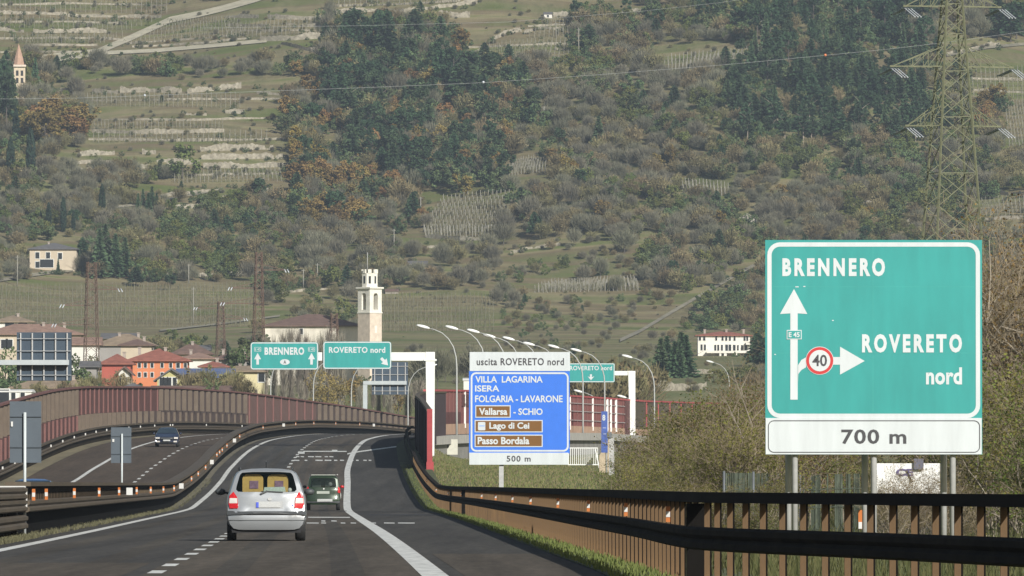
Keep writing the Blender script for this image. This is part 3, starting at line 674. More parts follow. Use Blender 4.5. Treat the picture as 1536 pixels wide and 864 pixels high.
# --- narrow blue sign by the culvert
d = 640.0; q = P(906, 680, d); g0 = float(T(q.x, d))
root = thing('road_sign', 'narrow upright blue sign standing beside a grey steel column', 'road sign', (q.x, d, g0)); S = Face(root, d)
S.panel('panel', 902, 617, 911.5, 679, mat('sign_blue_dark', (.05,.10,.34), .5, var=.2, scale=3), .05)
S.text('8', 903.5, 622, 908, 631, M_SWHITE, .01, .03)
for yy in (641, 650, 664): S.panel('lettering', 904, yy, 909, yy+1.6, mat('sign_grey_blue', (.25,.3,.5), .5), .004, .008)
b = MB(); p0 = P(909.5, 640, d+.3); b.tube([(p0.x, d+.12, g0-.3), (p0.x, d+.12, P(0,622,d).z)], .06, 8); b.build('post', M_GALV, root)
root = thing('steel_column', 'stout grey steel column leaning against the concrete ramp end', 'column', (P(917.5, 715, d-20).x, d-20, float(T(P(917.5,715,d-20).x, d-20))))
b = MB(); a_, c_ = P(917.3, 655, d-20), P(917.8, 722, d-20); b.prism([(a_.x-.14, a_.z), (a_.x+.14, a_.z), (c_.x+.19, c_.z-.4), (c_.x-.19, c_.z-.4)], d-20.15, d-19.85); b.build('column', M_GALV, root)
b = MB(); b.box((a_.x-.14, d-20.1, a_.z+.1), (.3, .3, .34)); b.build('lamp_box', mat('dark_grey_box', (.12,.13,.14), .5), root)

# ================================================================ street lamps on the exit ramp
M_POLE = mat('lamp_pole_steel', (.40,.41,.39), .5, var=.08); M_HEAD = mat('lamp_head_white', (.82,.83,.8), .35, var=.03)
def lamp(mirror=1):
    root = thing('street_lamp', 'x', 'street lamp')
    b = MB(); pts = [(0,0,0),(0,0,3),(0,0,6.0),(-.06,0,6.9),(-.28,0,7.75),(-.7,0,8.45),(-1.25,0,8.95),(-1.95,0,9.25),(-2.35,0,9.33)]
    b.tube([(x*mirror, y, z) for x, y, z in pts], [.095,.085,.07,.062,.055,.05,.045,.04,.04], 8); b.build('pole', M_POLE, root, world=False)
    b = MB(); R = Matrix.Rotation(math.radians(14)*mirror, 3, 'Y'); b.ellipsoid((-2.85*mirror, 0, 9.47), (.62, .2, .15), 12, 6, R=R); b.build('lamp_head', M_HEAD, root, world=False)
    return root
LP = lamp(); first = True
LAMPS = [((624,487.5),'tall grey street lamp in front of the red barrier, left of the blue sign'),((667,489),'second street lamp from the left, its pole just left of the blue sign header'),((699.5,494),'street lamp arching above the left part of the blue sign header'),((724,501.5),'street lamp head close right of the third one above the sign header'),((753,505.5),'street lamp arching above the middle of the blue sign header'),((784,513.5),'street lamp arching above the word ROVERETO on the white header'),((821,517.5),'street lamp arching above the right end of the blue sign header'),((855,523),'street lamp whose pole crosses the green ROVERETO nord sign by the arrow'),((932,532.5),'street lamp just right of the white gantry post on the ramp')]
def fr_y(x):
    xs = [q[0] for q in FRONT]; ys_ = [q[1] for q in FRONT]; return float(np.interp(x, xs, ys_))
for (hx, hy), lab in LAMPS:
    d = 13.47*15000/(HOR - hy); h = P(hx, hy, d); zb = h.z - 9.62
    o = LP if first else copy_tree(LP); first = False
    o.location = (h.x + 3.45, d, zb); o['label'] = lab; o['group'] = 'curved street lamps along the exit ramp'
for (hx, hy, d, mi, lab) in ((860,585,1190,1,'lower street lamp head seen through the red barrier right of the blue sign'),(925,593,1185,1,'lower street lamp head beside the ramp gantry post'),(1059,541,1480,1,'street lamp standing in the bushes below the white villa')):
    h = P(hx, hy, d); o = copy_tree(LP, label=lab); o.location = (h.x+3.45, d, h.z-9.62); o['group'] = 'curved street lamps along the exit ramp'
LQ = lamp(-1); f2 = True
for (pxx, topy, d, lab) in ((406,533,1120,'thin street lamp pole below the BRENNERO gantry sign, left'),(470,536,1130,'thin street lamp pole below the right end of the BRENNERO gantry sign'),(527,541,1150,'thin street lamp below the ROVERETO nord gantry sign'),(612,548,1180,'thin street lamp just left of the white gantry post')):
    h = P(pxx, topy, d); o = LQ if f2 else copy_tree(LQ); f2 = False
    o.location = (h.x, d, h.z-9.5); o['label'] = lab; o['group'] = 'distant street lamps beyond the noise barrier'
# lamp foundations on the ramp edge, railing and culvert
for (x, y0, y1, d, lab) in ((679, 659, 682, 838, 'pale concrete lamp footing left of the blue sign'), (863, 654, 673, 985, 'pale concrete lamp footing right of the blue sign')):
    t_, bt = P(x, y0, d), P(x, y1, d); b = MB(); b.prism([(t_.x-.35, bt.z), (t_.x+.42, bt.z), (t_.x+.42, t_.z), (t_.x-.3, t_.z), (t_.x-.3, t_.z-.65), (t_.x-.85, bt.z+.1), (t_.x-.85, bt.z)][::-1], d-.5, d+.5)
    tag(b.build('lamp_footing', mat('pale_concrete', (.55,.54,.47), .9, var=.08)), lab, 'concrete footing')
d = 655.0; root = thing('railing', 'white metal railing over the culvert behind the blue sign', 'railing', P(876, 700, d))
for yy in (672, 697): a_, c_ = P(852, yy, d), P(897, yy, d); b = MB(); b.bar(a_, c_, .06); b.build('rail', M_WPAINT, root)
for x in np.arange(853, 898, 2.9): b = MB(); b.bar(P(x, 672, d), P(x, 697, d), .04); b.build('baluster', M_WPAINT, root)
a_, c_ = P(893, 674, d), P(899, 702, d); b = MB(); b.bar(a_, c_, .08); b.bar(c_, P(905, 712, d), .08); b.build('end_brace', M_WPAINT, root)
d = 662.0; b = MB(); q0, q1 = P(700, 676, d), P(905, 712, d); b.box(((q0.x+q1.x)/2, d+3, (q0.z+q1.z)/2-.4), (q1.x-q0.x, 5.0, q0.z-q1.z+.8));
b2 = MB(); q0, q1 = P(899, 660, 650), P(914, 712, 650); b2.prism([(q0.x, q0.z-1.0), (q1.x, q0.z+.1), (q1.x, q1.z-.6), (q0.x, q1.z-.6)][::-1], 650.5, 653); tag(b2.build('ramp_end_wall', mat('tan_concrete', (.45,.37,.26), .9, var=.12)), 'sloping tan concrete block behind the narrow blue sign', 'concrete block')

# ================================================================ lattice pylons
def lattice(root, name, H_, a0, a1, nb, m, rot, leg=.14, br=.07, skip=0):
    b = MB(); R = Matrix.Rotation(rot, 3, 'Z'); cs = [(-1,-1),(1,-1),(1,1),(-1,1)]
    zs = [0]; r = (a1/a0)**(1/nb); tot = sum(r**i for i in range(nb))
    for i in range(nb): zs.append(zs[-1] + H_*r**i/tot)
    def c(k, z): a_ = a0 + (a1-a0)*z/H_; return R @ Vector((cs[k%4][0]*a_, cs[k%4][1]*a_, z)) + root.location
    for k in range(4): b.bar(c(k, 0), c(k, H_), leg)
    for i in range(nb):
        for k in range(4):
            b.bar(c(k, zs[i]), c(k+1, zs[i+1]), br); b.bar(c(k+1, zs[i]), c(k, zs[i+1]), br)
            if i % 2 == 0: b.bar(c(k, zs[i+1]), c(k+1, zs[i+1]), br)
    b.build(name, m, root); return R
M_OLIVE = mat('olive_painted_steel', (.15,.155,.088), .7, var=.22, scale=1.5)
M_PORC = mat('porcelain_white', (.50,.53,.56), .25, var=.05); M_INGR = mat('insulator_grey', (.22,.25,.25), .3, var=.1)
d = 750.0; k = d / F; base = P(1430, 705, d)
root = thing('lattice_pylon', 'tall olive green lattice pylon rising behind the big green sign', 'pylon', (P(1428, 0, d).x, d, .3))
zt = 1.23 + (726 + 95) * k
R = lattice(root, 'tower', zt - .3, 3.0, .30, 22, M_OLIVE, math.radians(15.5), .135, .052)
for (yy, xl, xr) in ((9.5, 1357, 1500), (100, 1337, 1519), (189, 1360, 1499)):
    z = 1.23 + (726-yy)*k; b = MB(); c0 = Vector((root.location.x, d, z)); aa = .30 + (3.0-.30)*(zt-z)/(zt-.3)
    for s, xe in ((-1, xl), (1, xr)):
        L_ = abs(P(xe, yy, d).x - c0.x) / math.cos(math.radians(15.5)); e_ = c0 + R @ Vector((s*L_, 0, 0))
        for t in (-1, 1):
            n0 = c0 + R @ Vector((s*aa, t*aa*.9, 0)); n1 = n0 + Vector((0, 0, 1.5))
            b.bar(n0, e_, .09); b.bar(n1, e_, .06)
            for f in (.3, .6): b.bar(n0.lerp(e_, f), n1.lerp(e_, f), .05); b.bar(n0.lerp(e_, f), n1.lerp(e_, f-.3), .05)
        b.box(e_, (.3,.3,.15))
        for (m_, dx, dy, dz, off) in ((M_PORC, .75, -1.2, -.72, 0), (M_INGR, -.95, 1.2, -.42, 0)):
            for j in range(3):
                p0 = e_ + Vector((-.05 + j*.23*(1 if dx > 0 else .6), j*.1, -.16)); p1 = p0 + Vector((dx, dy, dz)); ib = MB()
                ib.tube([p0.lerp(p1, f) for f in np.linspace(0, 1, 13)], [.026 if i % 2 else .05 for i in range(13)], 7); ib.build('insulator_string', m_, root)
    b.build('cross_arm', M_OLIVE, root)
M_RUST = mat('rusty_steel', (.135,.085,.062), .8, var=.2)
for (x, y0, y1, a0, a1, d, arms, lab) in ((137, 393, 600, 1.05, .72, 1380, (458, 434, 487), 'rust brown lattice pylon among the roofs left of the orange house'), (388, 378, 585, .95, .5, 1420, (432, 405, 455), 'rust brown lattice pylon left of the BRENNERO gantry sign'), (331, 452, 590, .85, .5, 1600, (462, 478), 'small faint lattice pylon among the roofs between two taller ones'), (501, 470, 560, .8, .5, 1390, (), 'thin lattice mast before the church roof')):
    bz = P(x, y1, d); root = thing('lattice_pylon', lab, 'pylon', (bz.x, d, float(T(bz.x, d))), 'rusty lattice pylons in the town')
    tz = P(x, y0, d).z; R = lattice(root, 'tower', tz - root.location.z, a0, a1*.8, 14, M_RUST, .25, .09, .05)
    for i, ay in enumerate(arms):
        z = P(x, ay, d).z; s = -1 if i % 2 == 0 else 1; L_ = 3.9 if i != 2 else 5.0; e_ = Vector((bz.x + s*L_, d, z)); b = MB(); b.bar((bz.x, d, z), e_, .12); b.bar((bz.x, d, z+.9), e_, .08); b.build('cross_arm', M_RUST, root)
        ib = MB()
        for q in (-.25, .15): ib.tube([e_ + Vector((q, 0, .1)), e_ + Vector((q+.25*s, -.3, -.4))], .075, 6)
        ib.build('insulator_string', M_PORC, root)
# overhead cables with marker balls
M_CAB = mat('cable_steel', (.36,.37,.36), .5)
def cable(lab, pts, d, balls, r=.022):
    root = thing('power_cable', lab, 'cable', P(*pts[0], d)); b = MB()
    b.tube([P(x, y, d) for x, y in pts], r, 5, cap=False); b.build('wire', M_CAB, root)
    for (x, y, red) in balls:
        b = MB(); b.ellipsoid(P(x, y, d), (.20,.20,.20), 12, 8); b.build('marker_ball', mat('marker_orange', (.8,.22,.08), .4) if red else M_PORC, root)
cable('thin power cable with marker balls crossing the whole hillside', [(-40,149),(120,147),(217,143.5),(380,137.5),(560,131),(725,124),(900,112),(1100,96),(1238,83),(1330,74),(1440,61),(1600,38)], 1500.0, [(217,143.2,0),(725,123.4,0),(1238,82.6,1)])
cable('thin power cable near the top edge above the dark conifers', [(300,42),(540,38.5),(760,33),(960,17),(1080,4),(1200,-14)], 1520.0, [], .018)
# ================================================================ vehicles
M_SILV = mat('silver_paint', (.36,.38,.395), .30, metal=.4, var=.03, coat=.5)
M_DGRN = mat('dark_green_paint', (.022,.040,.020), .3, metal=.2, var=.05, coat=.6)
M_NAVY = mat('navy_paint', (.018,.025,.055), .25, metal=.2, var=.05, coat=.8)
M_SKY = mat('blue_paint', (.06,.15,.36), .3, metal=.2, var=.05, coat=.6)
M_TRIM = mat('dark_grey_trim', (.055,.06,.062), .55, var=.1)
M_TYRE = mat('tyre_rubber', (.018,.018,.018), .85, var=.2, scale=20)
M_GLASS = mat('dark_glass', (.012,.016,.018), .06, var=.1); M_INT = mat('car_interior', (.02,.02,.022), .9)
M_RLAMP = mat('red_lamp', (.50,.015,.02), .2, var=.05); M_CLAMP = mat('clear_lamp', (.62,.6,.56), .15, var=.05)
M_PLATE = mat('plate_white', (.42,.43,.42), .4, var=.06, scale=30); M_EUB = mat('plate_blue', (.06,.10,.55), .4)
M_WIN = glass('window_glass', (.02,.03,.03), .14)
def wheel(root, x, y, r, w_, rim=True):
    b = MB(); prof = [(-w_/2, r*.72), (-w_/2, r*.93), (-w_/2+.025, r), (w_/2-.025, r), (w_/2, r*.93), (w_/2, r*.72)]; n = 22; vs = []; fs = []
    for k in range(n):
        a_ = 2*math.pi*k/n
        for px_, pr in prof: vs.append((x+px_, y+pr*math.cos(a_), r+pr*math.sin(a_)))
    m_ = len(prof)
    for k in range(n):
        for j in range(m_): fs.append((k*m_+j, k*m_+(j+1)%m_, ((k+1)%n)*m_+(j+1)%m_, ((k+1)%n)*m_+j))
    b.add(vs, fs, 0, True); b.build('wheel', M_TYRE, root, world=False)
    wo = root.children[-1]; b = MB(); b.tube([(x-w_/2+.02, y, r), (x+w_/2-.02, y, r)], r*.72, 16); b.build('rim', MATS['galvanised_steel'], wo, world=False)
def loft_car(root, sect, stations, body_m, rear=None, window=None):
    """sect: half outline (x, z) from the sill up to the roof centre; stations: (y, width factor, max height, lift);
    rear(x, z) gives the surface of the first station"""
    half = [(x, z) for x, z in sect]; ring0 = [(-x, z) for x, z in half][::-1] ; ring = half + ring0[1:]
    ring = half[:] + [(-x, z) for x, z in half[::-1][1:]]
    N = len(ring); b = MB(); vs = []
    for (y, wf, zm) in stations:
        for (x, z) in ring:
            zz = min(z, zm) if z < zm else zm - .0*(z-zm)
            xx = x*wf
            if z > zm: xx = x*wf*(1.0 + .15*(z-zm)/max(.1, z))
            vs.append((xx, (rear(xx, zz) + y) if rear is not None and y < .2 else y, zz))
    fs = []
    for i in range(len(stations)-1):
        for k in range(N-1): fs.append((i*N+k, (i+1)*N+k, (i+1)*N+k+1, i*N+k+1))
        fs.append((i*N+N-1, (i+1)*N+N-1, (i+1)*N, i*N))
    fs.append([(len(stations)-1)*N+k for k in range(N)])
    b.add(vs, fs, 0, True)
    if window is None: b.add([vs[k] for k in range(N)], [list(range(N))[::-1]], 0)
    else:
        cx_, cz_ = 0.0, sum(z for x, z in window)/len(window); M_ = 72
        def cast(poly, an):
            dx, dz = math.cos(an), math.sin(an); best = None
            for i in range(len(poly)):
                (x1, z1), (x2, z2) = poly[i], poly[(i+1) % len(poly)]; ex, ez = x2-x1, z2-z1; den = dx*ez - dz*ex
                if abs(den) < 1e-9: continue
                t = ((x1-cx_)*ez - (z1-cz_)*ex)/den; u = ((x1-cx_)*dz - (z1-cz_)*dx)/den
                if t > 0 and -1e-6 <= u <= 1+1e-6 and (best is None or t > best): best = t
            return best
        wf = stations[0][1]; out = [(x*wf, z) for x, z in ring]; vs2 = []; fs2 = []; nl = 8
        for l in range(nl+1):
            for k in range(M_):
                an = 2*math.pi*k/M_; t = cast(out, an)*(1-l/nl) + cast(window, an)*l/nl
                x, z = cx_+t*math.cos(an), cz_+t*math.sin(an); vs2.append((x, rear(x, z), z))
        for l in range(nl):
            for k in range(M_): fs2.append((l*M_+k, l*M_+(k+1)%M_, (l+1)*M_+(k+1)%M_, (l+1)*M_+k))
        b.add(vs2, fs2, 0, True)
    return b.build('body', body_m, root, world=False)
def patch(root, name, pts, surf, off, m, th=0.0):
    """flat-cornered piece lying on a surface y = surf(x, z), standing off towards the viewer"""
    b = MB(); n = len(pts); cx_ = sum(p[0] for p in pts)/n; cz_ = sum(p[1] for p in pts)/n; vs = []
    for f in (1.0, .66, .33):
        for x, z in pts: xx, zz = cx_+(x-cx_)*f, cz_+(z-cz_)*f; vs.append((xx, surf(xx, zz)-off, zz))
    vs.append((cx_, surf(cx_, cz_)-off, cz_)); fs = []
    for l in range(2):
        for k in range(n): fs.append((l*n+k, l*n+(k+1)%n, (l+1)*n+(k+1)%n, (l+1)*n+k))
    for k in range(n): fs.append((2*n+k, 2*n+(k+1)%n, 3*n))
    o = len(vs); vs += [(x, surf(x, z)+.03, z) for x, z in pts]; fs += [(k, o+k, o+(k+1)%n, (k+1)%n) for k in range(n)]
    b.add(vs, fs); return b.build(name, m, root, world=False)
def lerpt(tab):
    xs = [t[0] for t in tab]; ys = [t[1] for t in tab]; return lambda z: float(np.interp(z, xs, ys))

# --- silver people carrier
d = 214.5; pos = road_pt(399.5, 811.5)
root = thing('car', 'silver people carrier with yellow seat covers behind its rear window, nearest on the road', 'car', pos, rz=math.radians(1.6))
yr = lerpt([(.2,.12),(.3,.03),(.5,0),(.62,.0),(.64,.07),(.75,.08),(1.0,.11),(1.05,.14),(1.3,.26),(1.5,.40),(1.6,.62)])
rear = lambda x, z: yr(z) + .10*(abs(x)/.85)**4
sect = [(0,.24),(.60,.24),(.74,.27),(.82,.36),(.865,.5),(.872,.62),(.868,.78),(.845,.95),(.815,1.04),(.765,1.2),(.70,1.38),(.645,1.475),(.55,1.53),(.33,1.56),(0,1.57)]
win = [(x, z) for x, z in [(-.655,1.10),(-.60,1.058),(.60,1.058),(.655,1.10),(.645,1.17),(.575,1.42),(.53,1.475),(.30,1.49),(-.30,1.49),(-.53,1.475),(-.575,1.42),(-.645,1.17)]]
loft_car(root, sect, [(0,.955,9),(.14,1.0,9),(.8,1.0,9),(2.4,1.0,9),(2.75,1.0,1.42),(3.35,.98,1.02),(4.1,.95,.82),(4.3,.85,.6)], M_SILV, rear, win)
patch(root, 'rear_window', win, rear, -.012, M_WIN)
b = MB(); b.add([(-.8,.75,.9),(.8,.75,.9),(.62,1.3,1.46),(-.62,1.3,1.46),(-.8,2.6,.9),(.8,2.6,.9),(.6,2.2,1.46),(-.6,2.2,1.46)], [(4,5,6,7),(0,1,5,4),(3,2,6,7),(0,4,7,3),(1,5,6,2)]); b.build('interior', M_INT, root, world=False)
b = MB(); b.box((0, .62, 1.0), (1.2, .7, .04)); b.build('parcel_shelf', M_INT, root, world=False)
M_YEL = mat('ochre_seat_cover', (.60,.38,.12), .9, var=.12, scale=6); M_MAUV = mat('mauve_print', (.26,.15,.22), .9, var=.3, scale=14)
for cx_ in (-.29, .25):
    b = MB(); b.prism(rrect(cx_-.225, .98, cx_+.225, 1.44, .11), .56, .68); s_ = b.build('seat_cover', M_YEL, root, world=False)
    b = MB(); b.prism([(cx_-.07, 1.13), (cx_+.12, 1.13), (cx_+.12, 1.30), (cx_-.07, 1.30)], .545, .56); b.build('print', M_MAUV, s_, world=False)
b = MB(); b.prism([(-.06,1.065),(.42,1.065),(.40,1.17),(-.04,1.16)], .40, .42); b.build('white_card', mat('card_white', (.55,.62,.56), .7, var=.2, scale=25), root, world=False)
b = MB(); b.ellipsoid((.51, .34, 1.10), (.045, .02, .05), 10, 6); b.build('sticker', M_WHITE, root, world=False)
for s in (-1, 1):
    q = [(s*.795,.98),(s*.71,1.065),(s*.63,.95),(s*.605,.74),(s*.62,.705),(s*.79,.705),(s*.815,.8)]
    if s > 0: q = q[::-1]
    l_ = patch(root, 'tail_lamp', q, rear, .03, M_RLAMP)
    patch(l_, 'clear_lens', [(s*.80,.86),(s*.79,.925),(s*.635,.925),(s*.625,.815),(s*.80,.815)], rear, .036, M_CLAMP)
patch(root, 'bumper_strip', [(-.85,.562),(.85,.562),(.86,.652),(-.86,.652)], rear, .045, M_TRIM)
patch(root, 'bumper_seam', [(-.83,.435),(.83,.435),(.83,.455),(-.83,.455)], rear, .012, M_TRIM)
patch(root, 'underside', [(-.74,.18),(.74,.18),(.76,.30),(-.76,.30)], lambda x, z: .16, 0, M_INT)
patch(root, 'plate_recess', [(-.24,.705),(.36,.705),(.36,.86),(-.24,.86)], rear, .006, mat('recess_grey', (.35,.36,.36), .5))
pl = patch(root, 'licence_plate', [(-.22,.722),(.30,.722),(.30,.838),(-.22,.838)], rear, .022, M_PLATE)
patch(pl, 'blue_band', [(-.22,.722),(-.165,.722),(-.165,.838),(-.22,.838)], rear, .026, M_EUB)
patch(root, 'emblem', [(.07+.045*math.cos(t), .905+.035*math.sin(t)) for t in np.linspace(0, 2*math.pi, 10, endpoint=False)], rear, .02, M_GALV)
b = MB(); b.bar((-.12, yr(1.03)-.05, 1.02), (.02, yr(1.08)-.03, 1.08), .03); b.bar((.0, yr(1.08)-.03, 1.075), (.36, yr(1.07)-.03, 1.055), .02); b.build('rear_wiper', M_TRIM, root, world=False)
for s in (-1, 1):
    b = MB(); b.add([(s*.84,.75,1.03),(s*.845,1.6,1.03),(s*.72,1.6,1.40),(s*.715,1.0,1.38)], [(0,1,2,3)]); b.add([(s*.848,1.7,1.03),(s*.848,2.8,1.03),(s*.73,2.2,1.40),(s*.726,1.7,1.40)], [(0,1,2,3)]); b.build('side_window', M_GLASS, root, world=False)
    b = MB(); b.ellipsoid((s*(.99 if s < 0 else .95), 2.75, 1.06), (.115, .08, .075), 12, 8); b.bar((s*.82, 2.78, 1.03), (s*.95, 2.75, 1.05), .05); b.build('wing_mirror', M_TRIM, root, world=False)
    for y in (.75, 3.4): wheel(root, s*.745, y, .31, .205)
b = MB(); b.tube([(0,1.2,1.57),(.0,.9,1.72)], .012, 5); b.build('aerial', M_TRIM, root, world=False)
for s in (-1, 1):
    b = MB(); b.tube([(s*.56,.8,1.545),(s*.57,.9,1.585),(s*.58,2.3,1.585),(s*.58,2.4,1.53)], .018, 6); b.build('roof_rail', M_TRIM, root, world=False)
patch(root, 'badge', [(.545,.755),(.585,.755),(.585,.785),(.545,.785)], rear, .012, M_EUB)

# --- small dark green hatchback
pos = road_pt(485, 765.5)
root = thing('car', 'small dark green hatchback with a pale highlight on its roof, ahead of the silver car', 'car', pos, rz=math.radians(1.2))
yr2 = lerpt([(.2,.08),(.35,0),(.55,0),(.62,.05),(.95,.07),(1.05,.11),(1.5,.26),(1.6,.36)])
rear2 = lambda x, z: yr2(z) + .10*(abs(x)/.78)**4
sect2 = [(0,.26),(.55,.26),(.68,.30),(.76,.40),(.79,.55),(.79,.8),(.775,.98),(.745,1.06),(.71,1.25),(.665,1.46),(.62,1.55),(.5,1.60),(.3,1.62),(0,1.625)]
win2 = [(-.60,1.09),(-.56,1.06),(.56,1.06),(.60,1.09),(.565,1.40),(.53,1.48),(-.53,1.48),(-.565,1.40)]
loft_car(root, sect2, [(0,.96,9),(.14,1,9),(.8,1,9),(2.1,1,9),(2.4,1,1.4),(2.8,.98,1.03),(3.4,.95,.85),(3.5,.85,.6)], M_DGRN, rear2, win2)
patch(root, 'rear_window', win2, rear2, -.01, glass('tinted_glass', (.02,.03,.025), .5))
b = MB(); b.add([(-.7,.6,.9),(.7,.6,.9),(-.7,2.4,.9),(.7,2.4,.9),(-.6,2.2,1.5),(.6,2.2,1.5)], [(2,3,5,4),(0,1,3,2)]); b.build('interior', M_INT, root, world=False)
b = MB(); b.ellipsoid((.32,.45,1.2), (.1,.06,.1), 10, 6); b.build('white_bundle', M_WHITE, root, world=False)
for cx_ in (-.3, .28): b = MB(); b.prism(rrect(cx_-.2, 1.0, cx_+.2, 1.34, .07), .8, .95); b.build('seat_back', mat('grey_seat', (.16,.19,.18), .9, var=.2, scale=5), root, world=False)
b = MB(); b.box((0, .95, 1.628), (1.12, 1.2, .02)); b.build('roof_highlight', mat('pale_highlight', (.55,.57,.52), .4), root, world=False)  # pale slab paints the whitish highlight on the roof
for s in (-1, 1):
    q = [(s*.775,.98),(s*.70,1.10),(s*.665,1.02),(s*.66,.82),(s*.775,.78)]
    if s > 0: q = q[::-1]
    patch(root, 'tail_lamp', q, rear2, .02, M_RLAMP)
    b = MB(); b.ellipsoid((s*.87, 2.3, 1.08), (.10, .07, .07), 10, 6); b.build('wing_mirror', M_TRIM if s < 0 else M_RLAMP, root, world=False)
    b = MB(); b.box((s*.64, .9, 1.64), (.05, 1.4, .03)); b.build('roof_rail', M_WHITE if s > 0 else M_TRIM, root, world=False)
    for y in (.6, 2.9): wheel(root, s*.68, y, .30, .18)
    b = MB(); b.add([(s*.767,.6,1.06),(s*.767,2.2,1.06),(s*.68,1.9,1.45),(s*.68,.75,1.45)], [(0,1,2,3)]); b.build('side_window', M_GLASS, root, world=False)
patch(root, 'licence_plate', [(-.28,.40),(.42,.40),(.42,.52),(-.28,.52)], rear2, .02, M_PLATE)
patch(root, 'tailgate_strip', [(-.3,.76),(.28,.76),(.28,.88),(-.3,.88)], rear2, .012, mat('pale_grey_trim', (.35,.38,.33), .5))
patch(root, 'bumper', [(-.74,.34),(.74,.34),(.76,.42),(-.76,.42)], rear2, .03, M_TRIM)
patch(root, 'emblem', [(.02+.035*math.cos(t), .99+.035*math.sin(t)) for t in np.linspace(0, 2*math.pi, 8, endpoint=False)], rear2, .02, M_WHITE)
b = MB(); b.ellipsoid((.79,.55,.66), (.03,.2,.16), 10, 6); b.build('side_panel', M_WHITE, root, world=False)

# --- oncoming saloon, and a blue car mostly hidden by the median barrier
def saloon(root, m):
    sect = [(0,.22),(.7,.22),(.82,.32),(.88,.5),(.885,.7),(.86,.86),(.82,.95),(.76,1.1),(.68,1.28),(.6,1.38),(.4,1.435),(0,1.45)]
    fr = lambda x, z: .22*(abs(x)/.88)**3 + lerpt([(.2,.1),(.4,0),(.6,.03),(.78,.12)])(z)
    loft_car(root, sect, [(0,.97,.74),(.15,1,.78),(.6,1,.88),(1.25,1,.97),(1.5,1,1.08),(2.0,1,1.36),(2.4,1,9),(3.3,1,1.42),(3.9,1,1.1),(4.4,.98,1.02),(4.6,.9,.6)], m, fr)
    b = MB(); b.add([(-.76,1.33,1.02),(.76,1.33,1.02),(.60,1.98,1.385),(-.60,1.98,1.385)], [(0,1,2,3)]); b.add([(-.74,1.33,1.03),(.74,1.33,1.03)], []); b.build('windscreen', mat('windscreen_glass', (.03,.045,.06), .08), root, world=False)
    for s in (-1, 1):
        b = MB(); b.box((s*.66, .10, .66), (.30, .12, .12), rz=s*.3); b.build('headlamp', M_CLAMP, root, world=False)
        b = MB(); b.box((s*.62, .04, .40), (.24, .06, .10), rz=s*.15); b.build('fog_lamp', M_CLAMP, root, world=False)
        b = MB(); b.ellipsoid((s*.97, 1.55, 1.0), (.11,.07,.075), 10, 6); b.build('wing_mirror', m, root, world=False)
        for y in (.85, 3.6): wheel(root, s*.76, y, .315, .2)
        b = MB(); b.add([(s*.845,1.55,.97),(s*.845,3.6,.97),(s*.67,3.2,1.34),(s*.67,2.1,1.34)], [(0,1,2,3)]); b.build('side_window', M_GLASS, root, world=False)
    patch(root, 'grille', [(-.42,.58),(.42,.58),(.46,.70),(-.46,.70)], fr, .012, M_TRIM); patch(root, 'intake', [(-.5,.28),(.5,.28),(.5,.36),(-.5,.36)], fr, .012, M_INT)
    patch(root, 'licence_plate', [(-.26,.43),(.26,.43),(.26,.54),(-.26,.54)], fr, .02, M_PLATE)
root = thing('car', 'dark blue saloon coming the other way on the far carriageway', 'car', road_pt(250, 670.5), rz=math.radians(.5)); saloon(root, M_NAVY)
q = P(46, 716, 352); root = thing('car', 'light blue car with only its roof showing above the median barrier', 'car', (q.x, 352, -.03), rz=math.radians(.8)); saloon(root, M_SKY)
# --- white lorry behind the big sign's posts
d = 262.0; q = P(1362, 735, d); gz = float(T(q.x, d))
root = thing('lorry', 'white lorry with a dark curved mark, half hidden by bushes below the big green sign', 'lorry', (q.x, d, gz))
S = Face(root, d); S.panel('cargo_box', 1314, 695, 1410, 742, mat('white_tarpaulin', (.8,.8,.78), .6, var=.06), 2.4)
S.text('CE', 1344, 703, 1370, 714, mat('violet_print', (.10,.08,.20), .6), .02, .05); S.poly('dark_stroke', [(1358,706),(1361,705),(1369,723),(1367,724)][::-1], M_INT, .024)
S.panel('grey_flap', 1371, 688, 1385, 704, mat('grey_violet_panel', (.12,.12,.16), .6), .1, .12)
for x in (1330, 1392):
    qx = P(x, 740, d).x - root.location.x; wheel(root, qx, .6, .30, .22)
b = MB(); b.box((q.x, d+1.2, gz+.35), (1.5, 2.2, .25)); b.build('chassis', M_INT, root)
